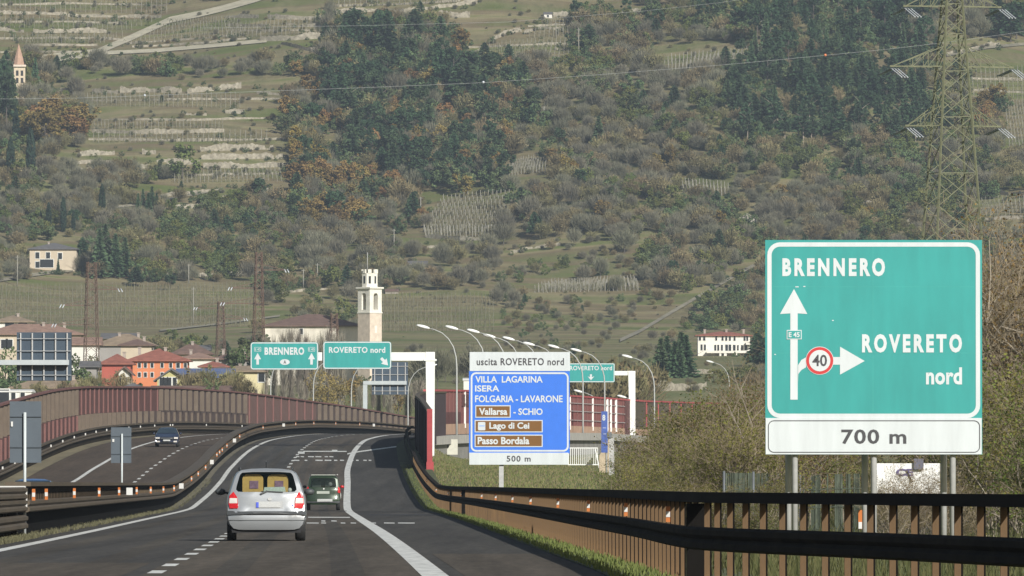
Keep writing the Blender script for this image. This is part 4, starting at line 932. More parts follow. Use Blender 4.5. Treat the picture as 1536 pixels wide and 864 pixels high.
# ================================================================ houses, church towers, terrace walls
def plaster(n, c): return mat(n, c, .9, var=.07, scale=.5)
def tiles(n, c): return mat(n, c, .9, var=.22, scale=1.2, stretch=(1,1,1))
M_PANE = mat('window_dark', (.025,.03,.035), .15, var=.1); M_SHUT = mat('shutter_brown', (.07,.04,.03), .8); M_FRAME = mat('window_frame_white', (.7,.7,.66), .6)
M_CHIM = mat('chimney_plaster', (.34,.29,.25), .9)
def house(label, px, d, wall_m, roof_m, kind='hip', depth=8.0, wins=(), chim=(), rot=0.0, name='house', over=.5, group=None, wsz=(.9,1.3)):
    """px = x0, x1, y_ridge, y_eave, y_base in photo pixels at distance d"""
    x0, x1, yr_, ye, yb = px; a_, b_ = P(x0, ye, d), P(x1, ye, d); zr_ = P(x0, yr_, d).z; ze = a_.z; zb = P(x0, yb, d).z
    W = b_.x - a_.x; cxw = (a_.x + b_.x)/2; gz = min(zb, float(T(cxw, d)))
    root = thing(name, label, name.split('_')[-1] if name != 'house' else 'house', (cxw, d, gz), group, rz=rot)
    wl, h = W - 2*over, ze - gz; D = depth
    b = MB(); b.box((0, D/2, h/2), (wl, D - 2*over, h))
    if kind == 'gable':
        b.prism([(-wl/2, h), (wl/2, h), (0, h + (zr_-ze)*.93)], over, D-over)
    b.build('wall', wall_m, root, world=False)
    b = MB(); rh = zr_ - ze; t = .18
    if kind == 'hip':
        ins = min(W/2, D/2)*.98; vs = [(-W/2,0,h),(W/2,0,h),(W/2,D,h),(-W/2,D,h),(-W/2+ins,D/2,h+rh),(W/2-ins,D/2,h+rh)]
        b.add(vs + [(x,y,z-t) for x,y,z in vs[:4]], [(0,1,5,4),(1,2,5),(2,3,4,5),(3,0,4),(6,7,1,0),(7,8,2,1),(8,9,3,2),(9,6,0,3),(9,8,7,6)])
    elif kind == 'long':
        b.add([(-W/2,0,h),(W/2,0,h),(W/2,D,h),(-W/2,D,h),(-W/2,D/2,h+rh),(W/2,D/2,h+rh),(-W/2,0,h-t),(W/2,0,h-t),(W/2,D,h-t),(-W/2,D,h-t)], [(0,1,5,4),(2,3,4,5),(1,2,5),(3,0,4),(6,7,1,0),(7,8,2,1),(8,9,3,2),(9,6,0,3),(9,8,7,6)])
    else:
        b.add([(-W/2,0,h-.05),(0,0,h+rh),(W/2,0,h-.05),(-W/2,D,h-.05),(0,D,h+rh),(W/2,D,h-.05),(-W/2,0,h-.05-t),(0,0,h+rh-t*1.4),(W/2,0,h-.05-t),(-W/2,D,h-.05-t),(0,D,h+rh-t*1.4),(W/2,D,h-.05-t)],
              [(0,1,4,3),(1,2,5,4),(6,9,10,7),(7,10,11,8),(0,6,7,1),(1,7,8,2),(3,4,10,9),(4,5,11,10),(0,3,9,6),(2,8,11,5)])
    ro = b.build('roof', roof_m, root, world=False)
    for c_ in chim:
        b = MB(); b.box((c_*W, D*.4, h+rh*.75), (.4,.4,1.0)); b.box((c_*W, D*.4, h+rh*.75+.55), (.55,.55,.12)); b.build('chimney', M_CHIM, ro, world=False)
    k = d / F
    if 'villa' in label: wins = [(a_, b_, c_*.62, e_*.8) for a_, b_, c_, e_ in wins]
    for (wx, wy, *sz) in wins:
        q = P(wx, wy, d); sx, sz_ = sz if sz else wsz; fr_ = min(.24, sx*.35); x = q.x - cxw; z = q.z - gz
        b = MB(); b.box((x, over-.02, z), (sx+fr_, .08, sz_+fr_)); f_ = b.build('window', M_FRAME, root, world=False)
        b = MB(); b.box((x, over-.07, z), (sx, .04, sz_)); b.build('pane', M_PANE, f_, world=False)
    return root
CREAM = plaster('cream_plaster', (.52,.44,.33)); WHITEP = plaster('white_plaster', (.70,.68,.62)); ORANGE = plaster('orange_plaster', (.60,.21,.095)); REDPL = plaster('red_plaster', (.40,.10,.07)); YGRN = plaster('yellow_green_plaster', (.48,.44,.20)); YEL = plaster('pale_yellow_plaster', (.62,.55,.33)); GREYP = plaster('grey_plaster', (.30,.28,.26))
TILE = tiles('pinkish_roof_tiles', (.26,.165,.125)); TILED = tiles('brown_roof_tiles', (.15,.095,.075)); TILER = tiles('red_roof_tiles', (.27,.10,.07)); TILEG = tiles('grey_roof_slate', (.12,.115,.115)); TILEB = tiles('blue_sheet_roof', (.09,.125,.24)); TILEO = tiles('ochre_roof_tiles', (.25,.19,.13))
house('wide grey brown hip roofed house at the top left of the town', (-14,52,472,482,508), 1700, WHITEP, TILEO, 'hip', 9, [(14,487,1.5,.7),(34,487,1.5,.7)], [.1])
house('long cream house with a pinkish roof above the big message sign', (-30,126,485,500.5,560), 1480, CREAM, TILE, 'hip', 10, [(6,516),(14,516)], [.1,.3])
house('low house with a pinkish roof just right of the big message sign', (100,152,505,516,545), 1440, WHITEP, TILE, 'long', 8)
house('grey house with an ochre hip roof just right of the rusty pylon', (140,235,500,517,550), 1560, GREYP, TILEO, 'hip', 9, [], [.2,-.1])
house('cream house with a grey gable roof just behind the ochre hip roofed house', (150,205,499,507,525), 1640, CREAM, TILEG, 'long', 8)
house('bright orange house with white framed windows and a red tiled roof', (188,286,522,540,580), 1420, ORANGE, TILER, 'hip', 10, [(209,548,.4,.65),(218,548,.4,.65),(228,548,.4,.65),(243,548,.4,.65),(256,548,.4,.65),(267,548,.5,.7),(278,548,.4,.65),(209,562,.4,.65),(218,562,.4,.65),(228,562,.4,.65),(243,562,.4,.65)], [.1,-.3])
house('red house with a hip roof left of the bright orange house', (147,201,530,545,590), 1390, REDPL, TILER, 'hip', 9, [], [.2])
house('small house with a white gable in front of the red house', (172,200,549,561,590), 1350, WHITEP, TILED, 'gable', 8)
house('yellow green house with a dark gable roof and tall windows', (230,284,552,570,600), 1330, YGRN, TILEG, 'gable', 9, [(242,573,.5,1.2),(248,573,.5,1.2),(254,573,.5,1.2),(262,573,.5,1.2)])
house('long low building with a blue sheet roof right of the yellow green house', (262,352,552,565,600), 1345, plaster('rust_wall', (.25,.10,.06)), TILEB, 'long', 9, [(300,570,.8,.8),(312,570,.8,.8),(322,570,.8,.8)])
house('house with a brown hip roof and cream upper wall right of the orange house', (255,320,513,530,560), 1520, CREAM, TILED, 'hip', 9, [], [.0])
house('pale house with a low grey roof behind the blue roofed building', (284,316,517,524,540), 1600, YEL, TILEG, 'long', 8)
house('long brown roofed house below the small faint lattice pylon', (318,382,526,538,575), 1480, GREYP, TILED, 'hip', 9, [], [.25,-.25])
house('brown roofed low house directly above the noise barrier near the middle pylons', (285,378,549,560,600), 1370, CREAM, TILED, 'hip', 8, [], [.3])
house('long low brown roof just above the noise barrier below the yellow green house', (225,352,578,590,612), 1290, GREYP, TILED, 'long', 7)
house('dark grey hip roofed hall just above the noise barrier', (150,246,574,592,615), 1290, GREYP, TILEG, 'hip', 9)
house('low white house with a brown roof behind the noise barrier at the left', (12,150,566,581,600), 1330, WHITEP, TILEO, 'hip', 8, [(92,588),(60,588)], [.2])
house('flat white building with grey vents behind the left end of the noise barrier', (-10,48.5,583.5,586,640), 1180, WHITEP, plaster('flat_white_roof', (.6,.6,.58)), 'long', 8, [(6,597,1.2,2.0),(20,594,.5,.8),(34,594,.5,.8)], over=.12)
house('pale yellow house half hidden by bare trees left of the BRENNERO sign', (352,400,548,556,600), 1360, YEL, TILEO, 'long', 8, [(392,566,.8,1.2)])
house('small white cabin with a flat roof left of the blue sign', (694,716,566.5,568.5,600), 1130, WHITEP, plaster('flat_white_roof', (.6,.6,.58)), 'long', 4, over=.1)
house('brown roofed house between the ochre roof and the orange house', (176,232,508,517,540), 1500, CREAM, TILED, 'hip', 8, [], [.2])
house('low pinkish roof directly left of the small faint pylon', (268,326,528,537,556), 1450, WHITEP, TILE, 'hip', 8, [], [-.2])
house('small dark roofed shed in front of the long cream house', (118,150,541,549,570), 1360, GREYP, TILEG, 'long', 6)
house('narrow house with a reddish roof above the blue roofed building', (296,344,541,549,566), 1400, CREAM, TILER, 'hip', 7, [], [.1])
# house on the slope at the left
house('cream house with a grey hip roof alone on the slope at the left', (41,118,363.5,373,409), 2260, CREAM, TILEG, 'hip', 11, [(56,383,.9,1.4),(72,383,.9,1.4),(56,397,.9,1.4),(70,395,3.0,1.8),(90,384,.9,1.4)], [-.1])
# white villa
vd = 1930
root = house('white three storey villa with a red roof and rows of tall windows on the right', (1043,1129,496.5,502.5,544), vd, plaster('villa_white', (.74,.71,.63)), TILER, 'hip', 10, [(1050,508,.7,.9),(1056.5,508,.7,.9),(1074.5,507,.6,1.2),(1084,507,.6,1.3),(1089.5,507,.6,1.3),(1095,507,.6,1.3),(1102,507,.6,1.3),(1117,507.5,.6,1.2),(1121,507.5,.6,1.2),(1052.5,521,.6,1.4),(1057.5,521,.6,1.4),(1073,521.5,.6,1.4),(1077.5,521.5,.6,1.4),(1083,521.5,.6,1.4),(1090,521.5,.8,1.5),(1095,521.5,.8,1.5),(1101.5,521.5,.8,1.4),(1107,521.5,.5,1.3),(1113,521.5,.5,1.3),(1119,521.5,.8,1.3)], [.35,.05,-.33])
for (x0, x1, y0, y1, nm) in ((1060,1126,527,529.5,'balcony'),(1079,1082,530,544,'porch_pillar'),(1086,1090,530,544,'porch_pillar'),(1104,1106,530,541,'porch_pillar'),(1119,1127,513,517,'balcony')):
    a_, b_ = P(x0, y1, vd-1.2), P(x1, y0, vd-1.2); b = MB(); b.box(((a_.x+b_.x)/2, vd-.6, (a_.z+b_.z)/2), (b_.x-a_.x, 1.6, b_.z-a_.z)); b.build(nm, MATS['villa_white'], root)
house('white lean to shed in front of the villa', (1058,1070,538,540.5,547), 1900, WHITEP, WHITEP, 'long', 4, over=.1)
# church
M_STONEW = mat('pale_church_stone', (.74,.71,.62), .9, var=.10, scale=1.0); M_STONEB = mat('warm_brick_stone', (.62,.53,.43), .9, var=.14, scale=1.4)
cd = 1560
root = house('long church with pale stained walls and a brown tiled roof beside the white bell tower', (392,546,470,488,600), cd, mat('stained_plaster', (.62,.58,.49), .9, var=.22, scale=.35, stretch=(1,1,.2)), TILED, 'hip', 14, [(452,497,.5,.9)], [], name='church')
k = cd/F; tx = P(555.5, 500, cd).x; zt = lambda y: P(555, y, cd).z
root = thing('bell_tower', 'white stone bell tower with a battlemented crown and tall arched openings', 'bell tower', (tx, cd-6, float(T(tx, cd))), rz=math.radians(46)); rl = root.location
hw = 35/2*k/math.cos(math.radians(5))*.72
b = MB(); z0, z1 = 0, zt(470)-rl.z; b.box((0,0,(z0+z1)/2), (2*hw, 2*hw, z1-z0)); b.build('shaft', M_STONEB, root, world=False)
za, zc = zt(470)-rl.z, zt(434)-rl.z; b = MB(); ph = (zc-za)
for sx in (-1,1):
    for sy in (-1,1): b.box((sx*hw*.68, sy*hw*.68, za+ph/2), (hw*.64, hw*.64, ph))
b.box((0,0,za+ph*.06), (2*hw*.99,2*hw*.99,ph*.12)); b.box((0,0,zc-ph*.10), (2*hw*.99,2*hw*.99,ph*.2))
for a_ in range(4):
    R = Matrix.Rotation(a_*math.pi/2, 3, 'Z'); n_ = 8
    for s_ in range(n_):
        t0, t1 = math.pi*s_/n_, math.pi*(s_+1)/n_; r_ = hw*.36; zz = zc-ph*.2-r_*.9
        b.add([R @ Vector((r_*math.cos(t0), -hw*.99, zz+r_*math.sin(t0))), R @ Vector((r_*math.cos(t1), -hw*.99, zz+r_*math.sin(t1))), R @ Vector((r_*math.cos(t1), -hw*.99, zc-ph*.19)), R @ Vector((r_*math.cos(t0), -hw*.99, zc-ph*.19))], [(0,1,2,3)])
b.build('belfry', M_STONEW, root, world=False)
b = MB(); b.ellipsoid((0,0,za+ph*.45), (hw*.42,hw*.42,ph*.22), 12, 8); b.box((0,0,za+ph*.66), (hw*1.2,.12,.12)); b.build('bell', M_SHUT, root, world=False)
b = MB(); b.box((0,0,zc+.1), (2.35*hw,2.35*hw,.26)); b.box((0,0,za), (2.12*hw,2.12*hw,.22)); b.build('cornice', M_STONEW, root, world=False)
zd = zt(411)-rl.z; rr = hw*.98
b = MB(); pts = [(rr*math.cos(math.pi/8+i*math.pi/4), rr*math.sin(math.pi/8+i*math.pi/4)) for i in range(8)]
b.add([(x,y,zc+.2) for x,y in pts]+[(x,y,zd) for x,y in pts], [(i,(i+1)%8,8+(i+1)%8,8+i) for i in range(8)]+[list(range(8,16))]); b.build('crown', M_STONEW, root, world=False)
for i in range(8):
    an = i*math.pi/4; b = MB(); b.box((rr*.9*math.cos(an), rr*.9*math.sin(an), zd+.28), (.22,.55,.6), rz=an); b.build('merlon', M_STONEW, root, world=False)
    b = MB(); b.box((rr*.925*math.cos(an), rr*.925*math.sin(an), (zc+zd)/2+.15), (.04,.34,1.15), rz=an); b.build('crown_opening', M_PANE, root, world=False)
b = MB(); b.tube([(-hw*.7,-hw*.3,zd),(-hw*.7,-hw*.3,zd+3.2)], .05, 6); b.build('lightning_rod', M_GALV, root, world=False)
b = MB(); b.box((0,-hw-.01,zt(495)-rl.z), (.5,.05,1.1)); b.build('niche', M_STONEW, root, world=False)
# far church tower at upper left
p = hit(28, 150); d = p.y; k = d/F; root = thing('bell_tower', 'slender bell tower with a pointed brick spire among dark conifers at the far left', 'bell tower', p, rz=math.radians(12)); hw = 8.6*k
b = MB(); H1 = 48*k; b.box((0,0,H1/2-1), (2*hw,2*hw,H1+2)); b.build('shaft', mat('old_cream_stone', (.56,.47,.34), .9, var=.15), root, world=False)
b = MB(); b.box((0,0,H1+1.6*k*2), (2.25*hw,2.25*hw,3*k)); b.build('cornice', M_STONEB, root, world=False)
H2 = H1+5*k; pts = [(hw*1.0*math.cos(i*math.pi/4+.39), hw*1.0*math.sin(i*math.pi/4+.39)) for i in range(8)]
b = MB(); b.add([(x,y,H2) for x,y in pts]+[(x*.8,y*.8,H2+9*k) for x,y in pts]+[(0,0,H2+32*k)], [(i,(i+1)%8,8+(i+1)%8,8+i) for i in range(8)]+[(8+i,8+(i+1)%8,16) for i in range(8)]); b.build('spire', mat('spire_brick', (.42,.27,.19), .9, var=.12), root, world=False)
for z in (H1-8*k, H1-19*k):
    for x in (-.42, .42): b = MB(); b.box((x*hw, -hw-.01, z), (hw*.45,.06,8*k)); b.build('opening', M_PANE, root, world=False)
# huts on the hill
def hut(lab, px, wall_m, roof_m, kind='long', depth=4.0, wins=()):
    p = hit((px[0]+px[1])/2, px[4]); house(lab, px, p.y, wall_m, roof_m, kind, depth, wins, over=.15, name='hut')
hut('tiny white hut with a dark roof on the vineyard terraces at the top', (815,829,17.5,20.5,27), WHITEP, TILEG, wins=[(822,24,.5,.6)])
hut('pale ruined stone hut on the slope above the left corner of the big green sign', (1106,1136,320,328,346), mat('ruin_stone', (.36,.33,.28), .95, var=.25, scale=1.0), MATS['ruin_stone'], 'gable', wins=[(1122,338,.7,1.2)])
hut('dark roofed stone shed below the sloping vineyard above the bell tower', (610,642,391,395,404), mat('shed_stone', (.28,.25,.21), .95, var=.3, scale=1.0), TILEG, wins=[(616,400,1.6,1.0)])
hut('small white walled shed on the slope right of the stone shed', (640,660,399,401,409), WHITEP, TILEO, wins=[(646,405,.7,.6)])
hut('low stone shed with a brown roof right of the bell tower', (577,598,433,436,441), MATS['shed_stone'], TILED)
# white notice boards
for (x0, x1, y0, y1, lab) in ((386,395,268,276,'small white board on the vineyard edge near the round green pine'),):
    p = hit((x0+x1)/2, y1+3); root = thing('notice_board', lab, 'board', p); S = Face(root, p.y); S.panel('board', x0, y0, x1, y1, M_SWHITE, .06)
    q0, q1 = P(x0+2, y0, p.y), P(x1-2, y0, p.y)
    for q in (q0, q1): b = MB(); b.bar((q.x, p.y+.1, p.z-.3), (q.x, p.y+.1, q.z), .1); b.build('leg', M_SHUT, root)

# ---------------------------------------------------------------- terrace walls, tracks
M_DRY = mat('dry_stone', (.17,.15,.11), .95, var=.35, scale=1.3, bump=.5, col2=(.40,.365,.285))
def hpath(pts, n=5):
    out = []
    for (x0, y0), (x1, y1) in zip(pts, pts[1:]):
        for i in range(n): out.append((x0+(x1-x0)*i/n, y0+(y1-y0)*i/n))
    return out + [pts[-1]]
walls = [([(0,34),(90,33),(190,36)],3),([(0,59),(90,57),(185,60)],3),([(0,79),(140,78)],3),([(110,152),(280,150),(440,149)],3),([(125,179),(280,181),(430,177)],3),([(130,210),(280,212),(440,209)],4),([(0,8),(120,6),(250,9)],3),([(235,243),(300,243)],5),([(190,66),(280,60),(370,52)],3),([(346,47),(485,46)],3),([(500,10),(600,7),(690,2)],3),([(700,72),(790,68),(862,66)],3),([(792,40),(880,36),(955,34)],3),([(1440,118),(1536,121)],4),([(1450,135),(1536,140)],3),([(262,264),(350,262),(436,261)],3),([(986,112),(1040,106),(1106,100)],3),

 ([(0,21),(60,21),(100,23)],5),([(102,25),(170,26),(242,27)],5),([(0,46),(36,49)],6),([(50,49),(90,49),(160,49)],7),([(47,68),(146,69)],4),
 ([(198,71),(290,67),(375,58)],3.5),([(338,27),(388,27)],6),([(341,39),(398,40)],4),([(70,138),(125,139)],7),([(138,139),(177,140)],6),([(180,139),(225,138),(273,140)],9),([(281,140),(330,135),(362,132)],9),
 ([(272,172),(310,173)],4),([(338,170),(367,171)],9),([(138,199),(230,201),(336,198)],7),([(300,227),(352,225),(410,224)],10),([(302,239),(400,238),(424,238)],9),([(305,252),(360,252),(436,250)],9),
 ([(120,234),(172,232)],8),([(213,231),(234,231)],7),([(101,246),(182,244)],6),([(88,253),(160,254),(232,252)],6),([(250,248),(298,246)],6),
 ([(250,314),(312,311),(338,299),(385,291),(410,286)],8),([(228,297),(270,292),(333,286)],5),([(224,416),(290,415),(349,413)],6),([(355,413),(410,410)],6),
 ([(502,20),(565,17),(606,20),(660,12),(716,5)],7),([(658,27),(705,26)],11),([(390,62),(440,60),(490,57)],10),([(401,28),(487,30)],8),([(430,38),(487,41)],5),([(421,66),(466,77),(497,79)],6),
 ([(739,60),(760,52),(780,45)],7),([(685,92),(718,78)],6),([(830,25),(900,22),(963,19)],7),([(760,50),(783,47)],6),([(786,51),(812,42),(846,46)],5),([(832,75),(870,76)],4),
 ([(1420,83),(1482,69),(1500,69)],6),([(1500,292),(1536,297)],9),([(1355,337),(1389,338)],13),([(1269,320),(1290,321)],7),([(1470,330),(1550,328)],5),([(1408,285),(1470,300)],7),
 ([(945,565),(1070,560)],10),([(945,588),(1060,585)],16),([(985,560),(1004,560)],10),([(385,140),(420,143)],5),([(1290,305),(1330,300)],5),([(1400,20),(1500,8),(1540,12)],6),
 ([(640,357),(690,361),(745,360)],7),([(610,373),(690,371)],4),([(585,408),(640,411)],6),([(765,382),(790,374),(841,368)],5),([(420,440),(520,432)],4)]
for i, (pts, th) in enumerate(walls):
    b = MB(); vs = []; P0 = None
    for (x, y) in hpath(pts, 26):
        p = hit(x, y)
        if p is None: continue
        if P0 is None: P0 = p
        ii = len(vs)//4; q_ = .5+.5*math.sin(ii*.21+i*1.7)*math.sin(ii*.083+i); h = th * p.y / F * (.12 if q_ < .03 and y < 500 else (.55+.6*q_)*rnd.uniform(.82, 1.12))
        vs += [(p.x, p.y-.25, p.z-.5), (p.x, p.y-.2, p.z+h), (p.x, p.y+.35, p.z+h), (p.x, p.y+.4, p.z-.5)]
    n_ = len(vs)//4; fs = []
    for k_ in range(n_-1):
        for j in range(3): fs.append((k_*4+j, (k_+1)*4+j, (k_+1)*4+j+1, k_*4+j+1))
    fs += [(0,1,2,3), tuple((n_-1)*4+j for j in (3,2,1,0))]; b.add(vs, fs)
    root = b.build('terrace_wall', M_DRY)
    xm = sum(q[0] for q in pts)/len(pts); ym = sum(q[1] for q in pts)/len(pts)
    reg = ('at the foot of the hill by the villa' if ym > 500 else 'on the left terraces' if xm < 300 else 'on the terraces in the upper middle' if ym < 100 and xm < 1000 else 'on the slope at the right' if xm > 1200 else 'low on the middle slope' if ym > 300 else 'on the stepped plots left of the middle wood')
    tag(root, 'pale dry stone terrace wall ' + reg, 'stone wall', 'dry stone walls ' + reg)
M_TRACK = mat('pale_track', (.23,.21,.15), .95, var=.35, scale=.25, detail=8)
M_TRACKP = mat('chalky_track', (.42,.385,.28), .95, var=.2, scale=.3, detail=8)
def track(lab, pts, wpx, m=None):
    b = MB(); vs = []
    for (x, y) in hpath(pts, 8):
        p0, p1 = hit(x, y+wpx/2), hit(x, y-wpx/2)
        vs += [p0 + Vector((0,0,.25)), p1 + Vector((0,0,.25))]
    b.add(vs, [(2*i, 2*i+1, 2*i+3, 2*i+2) for i in range(len(vs)//2-1)]); tag(b.build('track', m or M_TRACK), lab, 'track', kind='structure')
track('pale track climbing diagonally across the upper left terraces', [(-20,99),(30,92),(80,86),(146,79),(198,57),(255,31),(300,22),(333,14),(380,1),(420,-12)], 9, M_TRACKP)
track('lower pale track running right across the upper left terraces', [(60,92),(100,90),(150,81),(234,77),(338,68),(400,62)], 5.5, M_TRACKP)
track('pale track curving through the woods at the left', [(-20,323),(60,320),(117,317),(200,309),(250,300),(300,291),(333,284)], 3.5)
track('pale lane by the cream house on the slope', [(-10,423),(40,415),(75,410),(110,406)], 5)
track('pale track in the upper right fields', [(1420,84),(1482,72),(1550,66)], 4)
track('scree strip running down the middle slope', [(1150,390),(1120,405),(1065,436),(1010,468),(960,498),(930,512)], 5)
track('pale scree strip left of the big pylon', [(1395,226),(1360,243),(1330,262),(1300,285),(1278,301)], 7)
track('field path below the terraces', [(240,497),(330,487),(420,475)], 2.5)
# ================================================================ vegetation
NR = np.random.default_rng(11)
def unit(n): v = NR.normal(size=(n, 3)); return v / np.linalg.norm(v, axis=1, keepdims=True)
def np_mesh(name, V, Fq, m):
    me = bpy.data.meshes.new(name); nf, k = Fq.shape
    me.vertices.add(len(V)); me.vertices.foreach_set('co', V.astype(np.float32).ravel())
    me.loops.add(nf*k); me.loops.foreach_set('vertex_index', Fq.astype(np.int32).ravel())
    me.polygons.add(nf); me.polygons.foreach_set('loop_start', np.arange(0, nf*k, k, dtype=np.int32))
    me.update(calc_edges=True); me.materials.append(m); return me
def leaves(c, size, flat=0.0, aspect=1.0, axis=None):
    """rhombic leaf clumps centred at c"""
    n = len(c); a_ = unit(n) if axis is None else axis; b_ = np.cross(a_, unit(n)); b_ /= np.linalg.norm(b_, axis=1, keepdims=True) + 1e-9
    if flat: a_ = a_ * np.array([1, 1, 1-flat]); b_ = b_ * np.array([1, 1, 1-flat])
    s = (np.asarray(size) * NR.uniform(.6, 1.4, n))[:, None]
    V = np.stack([c - a_*s*.5*aspect, c + b_*s*.38, c + a_*s*.5*aspect, c - b_*s*.38], 1).reshape(-1, 3)
    return V, np.arange(4*n).reshape(n, 4)
def twigs(p0, p1, w0, w1):
    n = len(p0); d = p1 - p0; s = np.cross(d, unit(n)); s /= np.linalg.norm(s, axis=1, keepdims=True) + 1e-9
    w0 = np.broadcast_to(np.asarray(w0, float), (n,))[:, None]; w1 = np.broadcast_to(np.asarray(w1, float), (n,))[:, None]
    V = np.stack([p0 - s*w0/2, p0 + s*w0/2, p1 + s*w1/2, p1 - s*w1/2], 1).reshape(-1, 3); return V, np.arange(4*n).reshape(n, 4)
def join(parts):
    V, Fq, o = [], [], 0
    for v, f in parts: V.append(v); Fq.append(f + o); o += len(v)
    return np.concatenate(V), np.concatenate(Fq)
def fol(name, col, col2, ov=.3, sc=.35, tr=.0): return mat(name, col, .85, var=.2, scale=sc, col2=col2, obvar=ov, spec=.15, detail=3, trans=tr)
M_PINE = fol('pine_needles', (.020,.043,.022), (.062,.100,.046), .25); M_PINEL = fol('light_pine_needles', (.042,.080,.040), (.10,.15,.07), .25)
M_CYP = fol('cypress_leaves', (.014,.028,.020), (.032,.052,.030), .2)
M_OAK = fol('rusty_oak_leaves', (.140,.095,.034), (.27,.185,.065), .3); M_YELL = fol('yellow_leaves', (.15,.115,.025), (.26,.19,.05), .25)
M_OLV = fol('olive_green_leaves', (.078,.098,.030), (.170,.185,.054), .3); M_DULL = fol('dull_green_leaves', (.060,.090,.040), (.13,.165,.070), .3)
M_BARE = fol('bare_grey_twigs', (.112,.108,.074), (.200,.190,.130), .22); M_BROWN = fol('brown_twigs', (.135,.115,.058), (.235,.200,.102), .25)
M_BARK = mat('bark', (.10,.085,.07), .95, var=.3, scale=3, stretch=(1,1,.2))
def clumps_crown(h, z0, rx, rz_, nc, nl, ls, fill=.55):
    cz = (z0 + h)/2; u = unit(nc); r = NR.uniform(fill, 1, nc)[:, None]
    cc = u * r * np.array([rx, rx, (h-z0)/2]); cc[:, :2] *= NR.uniform(.8, 1.15, (nc, 1)); cc += [0, 0, cz]
    i = NR.integers(0, nc, nl); sg = NR.uniform(.55, 1.1, nc)[i][:, None] * rz_
    c = cc[i] + unit(nl) * (NR.uniform(.25, 1, nl)[:, None]**.5) * sg * np.array([1, 1, .75])
    return leaves(c, ls, .15)
def conifer(h, r, n, ls, flat=.6, crown0=.18, power=1.0, gaps=9):
    z = crown0*h + (h - crown0*h) * NR.uniform(0, 1, n)**1.1
    lay = np.floor(z/h*gaps*1.6); z = z*.35 + .65*((lay + .5 + NR.uniform(-.2, .2, n))/gaps/1.6*h)
    z = np.clip(z, crown0*h, h)
    R_ = r * np.clip((h - z)/(h*(1-crown0)), .03, 1)**power
    an = NR.uniform(0, 2*math.pi, n); k = 7; lob = .72 + .28*np.cos(an*k + lay*2.1) ; rr = R_ * np.sqrt(NR.uniform(.12, 1, n)) * lob
    c = np.stack([rr*np.cos(an), rr*np.sin(an), z - rr*.18 + NR.normal(0, .12, n)], 1)
    ax = np.stack([np.cos(an), np.sin(an), -.25 + NR.normal(0, .25, n)], 1); ax /= np.linalg.norm(ax, axis=1, keepdims=True)
    return leaves(c, ls, 0, 1.3, ax)
def bare(h, r, n, w_=.10, lean=.35):
    p = unit(n) * np.array([r*.75, r*.75, h*.34]) * NR.uniform(.3, 1, n)[:, None] + [0, 0, h*.52]
    d = p - np.array([0, 0, h*.05]); d /= np.linalg.norm(d, axis=1, keepdims=True); d = d + unit(n)*lean; d[:, 2] = np.abs(d[:, 2])*.8 + .25
    d /= np.linalg.norm(d, axis=1, keepdims=True); L_ = NR.uniform(.10, .26, n)[:, None]*h
    return twigs(p, p + d*L_, w_, w_*.35)
def trunk(h, r, top=.65, limbs=5, m=None, spread=.25):
    b = MB(); b.tube([(0,0,-.6),(0,0,.3),(.04*h*.3,0,h*top*.5),(0,.03*h,h*top)], [r*1.3, r, r*.75, r*.35], 6)
    for i in range(limbs):
        an = rnd.uniform(0, 6.28); z = h*top*rnd.uniform(.4, .95); L_ = h*spread*rnd.uniform(.7, 1.2)
        b.tube([(0,0,z), (math.cos(an)*L_*.5, math.sin(an)*L_*.5, z+L_*.45), (math.cos(an)*L_, math.sin(an)*L_, z+L_*.8)], [r*.45, r*.3, r*.12], 4)
    return b
SRC = bpy.data.collections.new('plant sources')
class Species:
    """crown and trunk meshes of one kind (height 1 unit = h metres), used by single trees and by the scrub"""
    def __init__(s, name, crowns, h, tr=(.16, .6, 4)):
        s.name = name; s.h = h; s.crowns = crowns; s.trunks = []
        for i in range(2):
            b = trunk(h, tr[0], tr[1], tr[2]); o = b.build('trunk', M_BARK); s.trunks.append(o.data); bpy.data.objects.remove(o)
def mk(name, gens, m): return [np_mesh(name, *g, m) for g in gens]
SP = {}
SP['pine'] = Species('pine_tree', mk('pine_crown', [conifer(12, 3.9, 1500, .75, crown0=.3, power=.5, gaps=7) for _ in range(2)] + [clumps_crown(12, 4.5, 3.3, 1.25, 20, 1300, .7) for _ in range(2)], M_PINE), 12, (.2,.85,5))
SP['spruce'] = Species('conifer_tree', mk('conifer_crown', [conifer(12, 2.9, 1500, .7, crown0=.08, power=.95, gaps=11) for _ in range(3)], M_PINEL), 12, (.2,.85,3))
SP['cypress'] = Species('cypress_tree', mk('cypress_crown', [join([leaves(np.stack([rr*np.cos(an), rr*np.sin(an), z], 1), .5, 0, 1.6, np.tile([[0., 0, 1]], (700, 1)) + NR.normal(0, .25, (700, 3)))]) for z, an, rr in [(lambda z, an: (z, an, .95*np.sin(np.clip((z+.6)/12.4, 0, 1)*math.pi)**.55*NR.uniform(.6, 1.05, 700)))(NR.uniform(.3, 12, 700), NR.uniform(0, 6.28, 700)) for _ in range(3)]], M_CYP), 12, (.15,.5,0))
SP['oak'] = Species('autumn_tree', mk('oak_crown', [clumps_crown(10, 2, 3.6, 1.4, 24, 1300, .62) for _ in range(3)], M_OAK), 10)
SP['yellow'] = Species('yellow_tree', mk('yellow_crown', [clumps_crown(10, 2, 2.8, 1.2, 18, 1100, .55) for _ in range(2)], M_YELL), 10)
SP['olive'] = Species('broadleaf_tree', mk('olive_crown', [clumps_crown(9, .8, 4.0, 1.4, 22, 1300, .6) for _ in range(3)], M_OLV), 9)
SP['dull'] = Species('broadleaf_tree', mk('dull_crown', [clumps_crown(8, .4, 4.0, 1.3, 22, 1200, .6) for _ in range(3)], M_DULL), 8)
